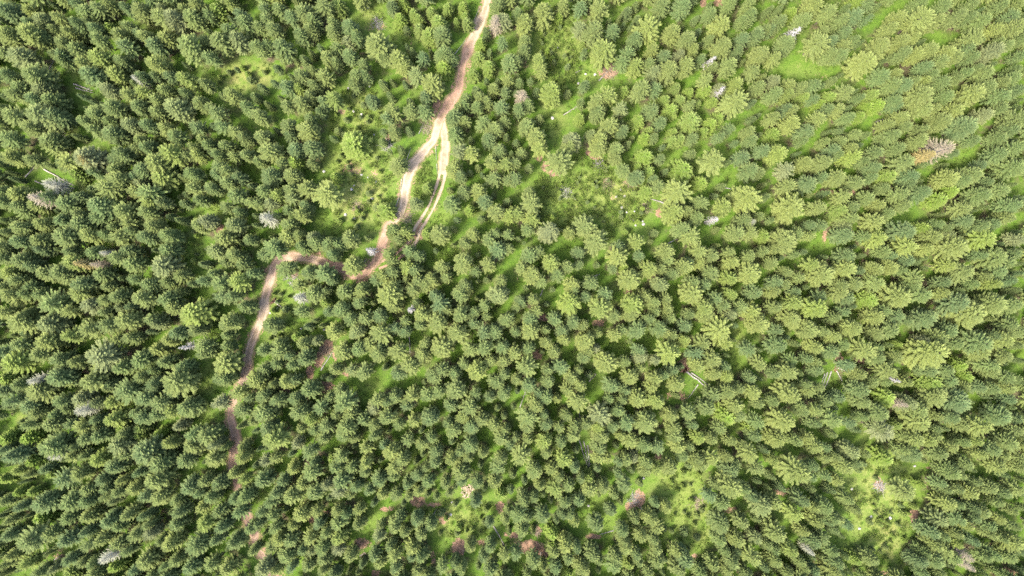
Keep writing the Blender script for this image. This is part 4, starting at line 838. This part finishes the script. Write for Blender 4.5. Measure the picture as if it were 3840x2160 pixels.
# ---------------------------------------------------------------- fallen trunks
for k, (c, r, x0, y0, x1, y1, rad, roots, lab) in enumerate(LOGS):
    rg = random.Random(700 + k)
    A, B = place(c, r, x0, y0), place(c, r, x1, y1)
    L = math.hypot(B[0] - A[0], B[1] - A[1]); az = math.atan2(B[1] - A[1], B[0] - A[0])
    za, zb = float(hgt(*A)), float(hgt(*B))
    root = empty('fallen_trunk', (A[0], A[1], za + rad * 0.85), az)
    root.rotation_euler = (0, -math.atan2(zb - za - rad * 0.4, L), az)
    tag(root, lab, 'log', 'fallen trunks and poles')
    pole = 'pole' in lab
    mat = M_POLE if pole else (M_PALEWOOD if any(w in lab for w in ('pale', 'white', 'straw')) else M_GREYWOOD)
    V, F = [], []
    n = 7; px = [L * i / n for i in range(n + 1)]
    off = [(0, 0)] + [(rg.uniform(-.012, .012) * L, rg.uniform(0, .01) * L) for _ in range(n)]
    for i in range(n):
        ra, rb = rad * 1.25 * (1 - 0.72 * i / n), rad * 1.25 * (1 - 0.72 * (i + 1) / n)
        tube(V, F, (px[i], *off[i]), (px[i + 1], *off[i + 1]), ra, rb, 8, cap=(i in (0, n - 1)))
    mesh_obj('stem', new_mesh('log_stem', V, F, [mat], smooth=False), root)
    if not pole:
        V, F = [], []
        for i in range(int(L * 2.2)):
            t = rg.uniform(.3, .98); a = rg.uniform(-.5, 3.6); l2 = rg.uniform(.25, .9) * (1.1 if t > .6 else .6)
            p = Vector((L * t, 0, 0)); tube(V, F, p, p + Vector((l2 * .5, math.cos(a) * l2, max(math.sin(a) * l2, -.08))), 0.03, 0.01, 4, False)
        mesh_obj('branch_stubs', new_mesh('log_stubs', V, F, [mat]), root)
    if roots:
        V, F = [], []
        rr = 1.15
        ringn = 14
        V += [(-0.35, 0, 0.1)] + [(-0.05 + rg.uniform(-.15, .1), math.cos(6.283 * q / ringn) * rr * rg.uniform(.7, 1.1), 0.35 + math.sin(6.283 * q / ringn) * rr * rg.uniform(.6, 1.0)) for q in range(ringn)] + [(0.3, 0, 0.2)]
        for q in range(ringn):
            F.append((0, 1 + (q + 1) % ringn, 1 + q)); F.append((ringn + 1, 1 + q, 1 + (q + 1) % ringn))
        for q in range(18):
            a = rg.uniform(0, 6.28); l2 = rg.uniform(.8, 1.6)
            tube(V, F, (0, 0, 0.2), (rg.uniform(-.6, 0), math.cos(a) * l2, 0.3 + math.sin(a) * l2 * .8), 0.07, 0.02, 5, False)
        o = mesh_obj('root_plate', new_mesh('root_plate', V, F, [M_ROOT]), root); o['label'] = 'upturned reddish root plate'

# ---------------------------------------------------------------- heaps of branches and firewood
for k, (c, r, x, y, rad, key, lab) in enumerate(HEAPS):
    rg = random.Random(900 + k); X, Y = place(c, r, x, y); R = rad * UNIT * CAM_H
    V, F = [], []
    cnt = 120 if key == 'f' else 75
    for i in range(cnt):
        q = rg.random() ** .6 * R; a = rg.uniform(0, 6.28); p = Vector((math.cos(a) * q, math.sin(a) * q, 0.10 + (1 - q / R) * 0.5 * rg.random()))
        l2 = rg.uniform(.35, .6) if key == 'f' else rg.uniform(.6, 1.9); b = rg.uniform(0, 6.28)
        e = p + Vector((math.cos(b) * l2, math.sin(b) * l2, rg.uniform(-.08, .2)))
        rr = rg.uniform(.07, .11) if key == 'f' else rg.uniform(.02, .05)
        tube(V, F, p, e, rr, rr * (.95 if key == 'f' else .4), 5, True)
    o = mesh_obj('firewood_heap' if key == 'f' else 'brush_heap', new_mesh('heap', V, F, [{'f': M_FIRE, 'b': M_STRAW, 'g': M_GREYWOOD}[key]]))
    o.location = (X, Y, float(hgt(X, Y)))
    tag(o, lab, 'firewood' if key == 'f' else 'brush heap', None if key == 'f' else 'heaps of cut branches')

# ---------------------------------------------------------------- rocks
rock_meshes = []
for k in range(4):
    rg = random.Random(40 + k)
    import bmesh
    bm = bmesh.new(); bmesh.ops.create_icosphere(bm, subdivisions=2, radius=0.5)
    dirs = [Vector((rg.uniform(-1, 1), rg.uniform(-1, 1), rg.uniform(-.3, 1))).normalized() for _ in range(7)]
    for v in bm.verts:
        for d in dirs:
            q = v.co.dot(d) - 0.36
            if q > 0: v.co -= d * q * 0.85
        v.co.z *= 0.7
    me = bpy.data.meshes.new('rock'); bm.to_mesh(me); bm.free(); me.materials.append(M_ROCK); rock_meshes.append(me)
rk = []
for k, (c, r, x, y) in enumerate(ROCKS):
    X, Y = place(c, r, x, y); rk.append((X, Y))
rank = {}
for k, (X, Y) in enumerate(rk):
    p, d = nearest_lm(X, Y); rank.setdefault(p, []).append((d, k))
for p, L in rank.items():
    for q, (d, k) in enumerate(sorted(L)):
        s = rng.uniform(.5, 0.95); o = mesh_obj('rock', rock_meshes[k % 4])
        o.location = (*rk[k], float(hgt(*rk[k])) + 0.08 * s); o.rotation_euler = (0, 0, rng.uniform(0, 6.28)); o.scale = (s, s * rng.uniform(.7, 1), s)
        tag(o, (f'small pale boulder in grass, {ORD[q]} boulder to {p}' if q < len(ORD) else f'small pale boulder lying in grass farther from {p}'), 'rock', 'pale boulders in the clearings')

# ---------------------------------------------------------------- bushes in the clearings
def bush_mesh(seed, n=170):
    rg = random.Random(seed); V, F, T = [], [], []
    lobes = [(Vector((rg.uniform(-.45, .45), rg.uniform(-.45, .45), rg.uniform(.25, .75))), rg.uniform(.35, .6)) for _ in range(6)]
    for i in range(n):
        c, q = rg.choice(lobes)
        d = Vector((rg.gauss(0, 1), rg.gauss(0, 1), rg.gauss(0.35, 1))).normalized()
        p = c + d * q * rg.uniform(.75, 1.05)
        if p.z < 0.03: p.z = 0.03
        dd = (d + Vector((rg.uniform(-.7, .7), rg.uniform(-.7, .7), rg.uniform(-.3, .7)))).normalized()
        sd = dd.cross(Vector((rg.uniform(-1, 1), rg.uniform(-1, 1), rg.uniform(-1, 1)))).normalized()
        kite(V, F, T, p, dd, sd, rg.uniform(.16, .30), rg.uniform(.11, .18), 0.0, rg.random())
    SV, SF = [], []
    for c, q in lobes: tube(SV, SF, (0, 0, -0.15), c, 0.03, 0.012, 4, False)
    return new_mesh('bush_foliage', V, F, [M_LEAF], tip=T), new_mesh('bush_stems', SV, SF, [M_BARK])
BUSH = [bush_mesh(60 + k) for k in range(5)]
zones = [(2, 1, 78, 56, 60, 42, 120), (1, 1, 165, 35, 12, 34, 34), (2, 0, 52, 45, 22, 42, 46), (1, 1, 105, 45, 32, 44, 26), (1, 3, 210, 85, 32, 22, 16), (3, 3, 112, 75, 32, 60, 30), (1, 0, 100, 115, 30, 26, 18), (1, 1, 190, 110, 12, 16, 14)]
bushes = []
for c, r, x, y, rx, ry, n in zones:
    tries = 0; got = 0
    while got < n and tries < 4000:
        tries += 1
        a, q = rng.uniform(0, 6.28), math.sqrt(rng.random())
        X, Y = place(c, r, x + rx * q * math.cos(a), y + ry * q * math.sin(a)); s = rng.uniform(.6, 1.55)
        if track_dist(X, Y) < 2.4 or not cell_free(X, Y, s * .7, 0.85): continue
        cell_add(X, Y, s * .7); bushes.append((X, Y, s)); got += 1
brank = {}
for k, (X, Y, s) in enumerate(bushes):
    p, d = nearest_lm(X, Y, True); w = 'small' if s < .8 else ('large' if s > 1.1 else 'medium'); brank.setdefault((p, w), []).append((d, k))
for (p, w), L in brank.items():
    for q, (d, k) in enumerate(sorted(L)):
        X, Y, s = bushes[k]; f, st = BUSH[k % 5]
        root = empty('bush', (X, Y, float(hgt(X, Y))), rng.uniform(0, 6.28), (s, s, s * rng.uniform(.8, 1.2)))
        tag(root, (f'{w} leafy bush, {ORD[q]} such to {p}' if q < len(ORD) else f'{w} leafy bush out in the open around {p}'), 'bush', 'leafy bushes in the clearings')
        mesh_obj('foliage', f, root); mesh_obj('stems', st, root)

saps = []
for c, r, x, y, rx, ry, n in [(2, 1, 78, 56, 60, 42, 34), (1, 1, 105, 45, 32, 44, 22), (2, 0, 50, 48, 22, 42, 26), (1, 0, 100, 115, 30, 26, 16), (1, 3, 205, 85, 32, 22, 14), (2, 3, 170, 70, 26, 48, 24), (3, 3, 112, 75, 32, 60, 28), (0, 0, 245, 78, 28, 12, 8), (1, 2, 25, 28, 18, 30, 12), (0, 1, 190, 90, 12, 40, 12)]:
    got = tries = 0
    while got < n and tries < 3000:
        tries += 1
        a, q = rng.uniform(0, 6.28), math.sqrt(rng.random()); R = rng.uniform(.35, .85)
        X, Y = place(c, r, x + rx * q * math.cos(a), y + ry * q * math.sin(a))
        if track_dist(X, Y) < 2.2 or not cell_free(X, Y, R, 0.9): continue
        cell_add(X, Y, R); got += 1
        saps.append(dict(x=X, y=Y, R=R, h=1.2 + 2.3 * R, tone=rng.choice([rng.uniform(.05, .4), rng.uniform(.8, .9)]), letter=''))
for s_ in saps: s_['letter'] = 'l' if s_['tone'] > .7 else ''
srank = {}
for k, s_ in enumerate(saps):
    p, d = nearest_lm(s_['x'], s_['y'], True); srank.setdefault((p, s_['letter']), []).append((d, k))
for (p, w), L in srank.items():
    for q, (d, k) in enumerate(sorted(L)):
        lab = f"tiny {tone_word(w)} spruce seedling, {ORD[q]} such to {p}" if q < len(ORD) else f"tiny {tone_word(w)} spruce seedling in the open around {p}"
        set_tree(saps[k], 'spruce_seedling', YFORMS[k % 3], lab, 'seedling', 'spruce seedlings in the clearings')

# ---------------------------------------------------------------- grass and herbs
tufts = bpy.data.collections.new('tuft_forms')
for k in range(4):
    rg = random.Random(80 + k); V, F, T = [], [], []
    for i in range(16):
        a = rg.uniform(0, 6.28); q = rg.uniform(0, .22)
        d = Vector((math.cos(a) * rg.uniform(.3, .9), math.sin(a) * rg.uniform(.3, .9), rg.uniform(.5, 1))).normalized()
        kite(V, F, T, Vector((math.cos(a) * q, math.sin(a) * q, -0.03)), d, Vector((-math.sin(a), math.cos(a), 0)), rg.uniform(.25, .5), rg.uniform(.06, .13), 0.0, rg.random())
    o = bpy.data.objects.new('tuft_form_%02d' % k, new_mesh('tuft', V, F, [M_GRASSBLADE], tip=T)); tufts.objects.link(o)
nr = np.random.default_rng(5)
N = 60000
gx, gy = nr.uniform(-HX - 8, HX + 8, N), nr.uniform(-HY - 8, HY + 8, N)
op, so = gsample(G_OPEN, gx, gy), gsample(G_SOIL, gx, gy)
patch = np.sin(gx / 3.1 + np.sin(gy / 4.0)) * np.sin(gy / 2.7 + np.cos(gx / 5.0))
keep = (nr.random(N) < 0.25 + 0.75 * op) & (so < 0.25) & (patch + nr.normal(0, .5, N) > -0.1)
gx, gy = gx[keep], gy[keep]
n = len(gx); s = nr.uniform(.6, 1.4, n)
point_cloud('grass_tufts', np.stack([gx, gy, hgt(gx, gy)], -1).tolist(),
            [('form', 'INT', nr.integers(0, 4, n)), ('turn', 'FLOAT_VECTOR', np.stack([np.zeros(n), np.zeros(n), nr.uniform(0, 6.28, n)], -1)),
             ('size', 'FLOAT_VECTOR', np.stack([s, s, s * nr.uniform(.7, 1.2, n)], -1))], tufts, 'green grass and herbs covering the open forest floor', 'grass')
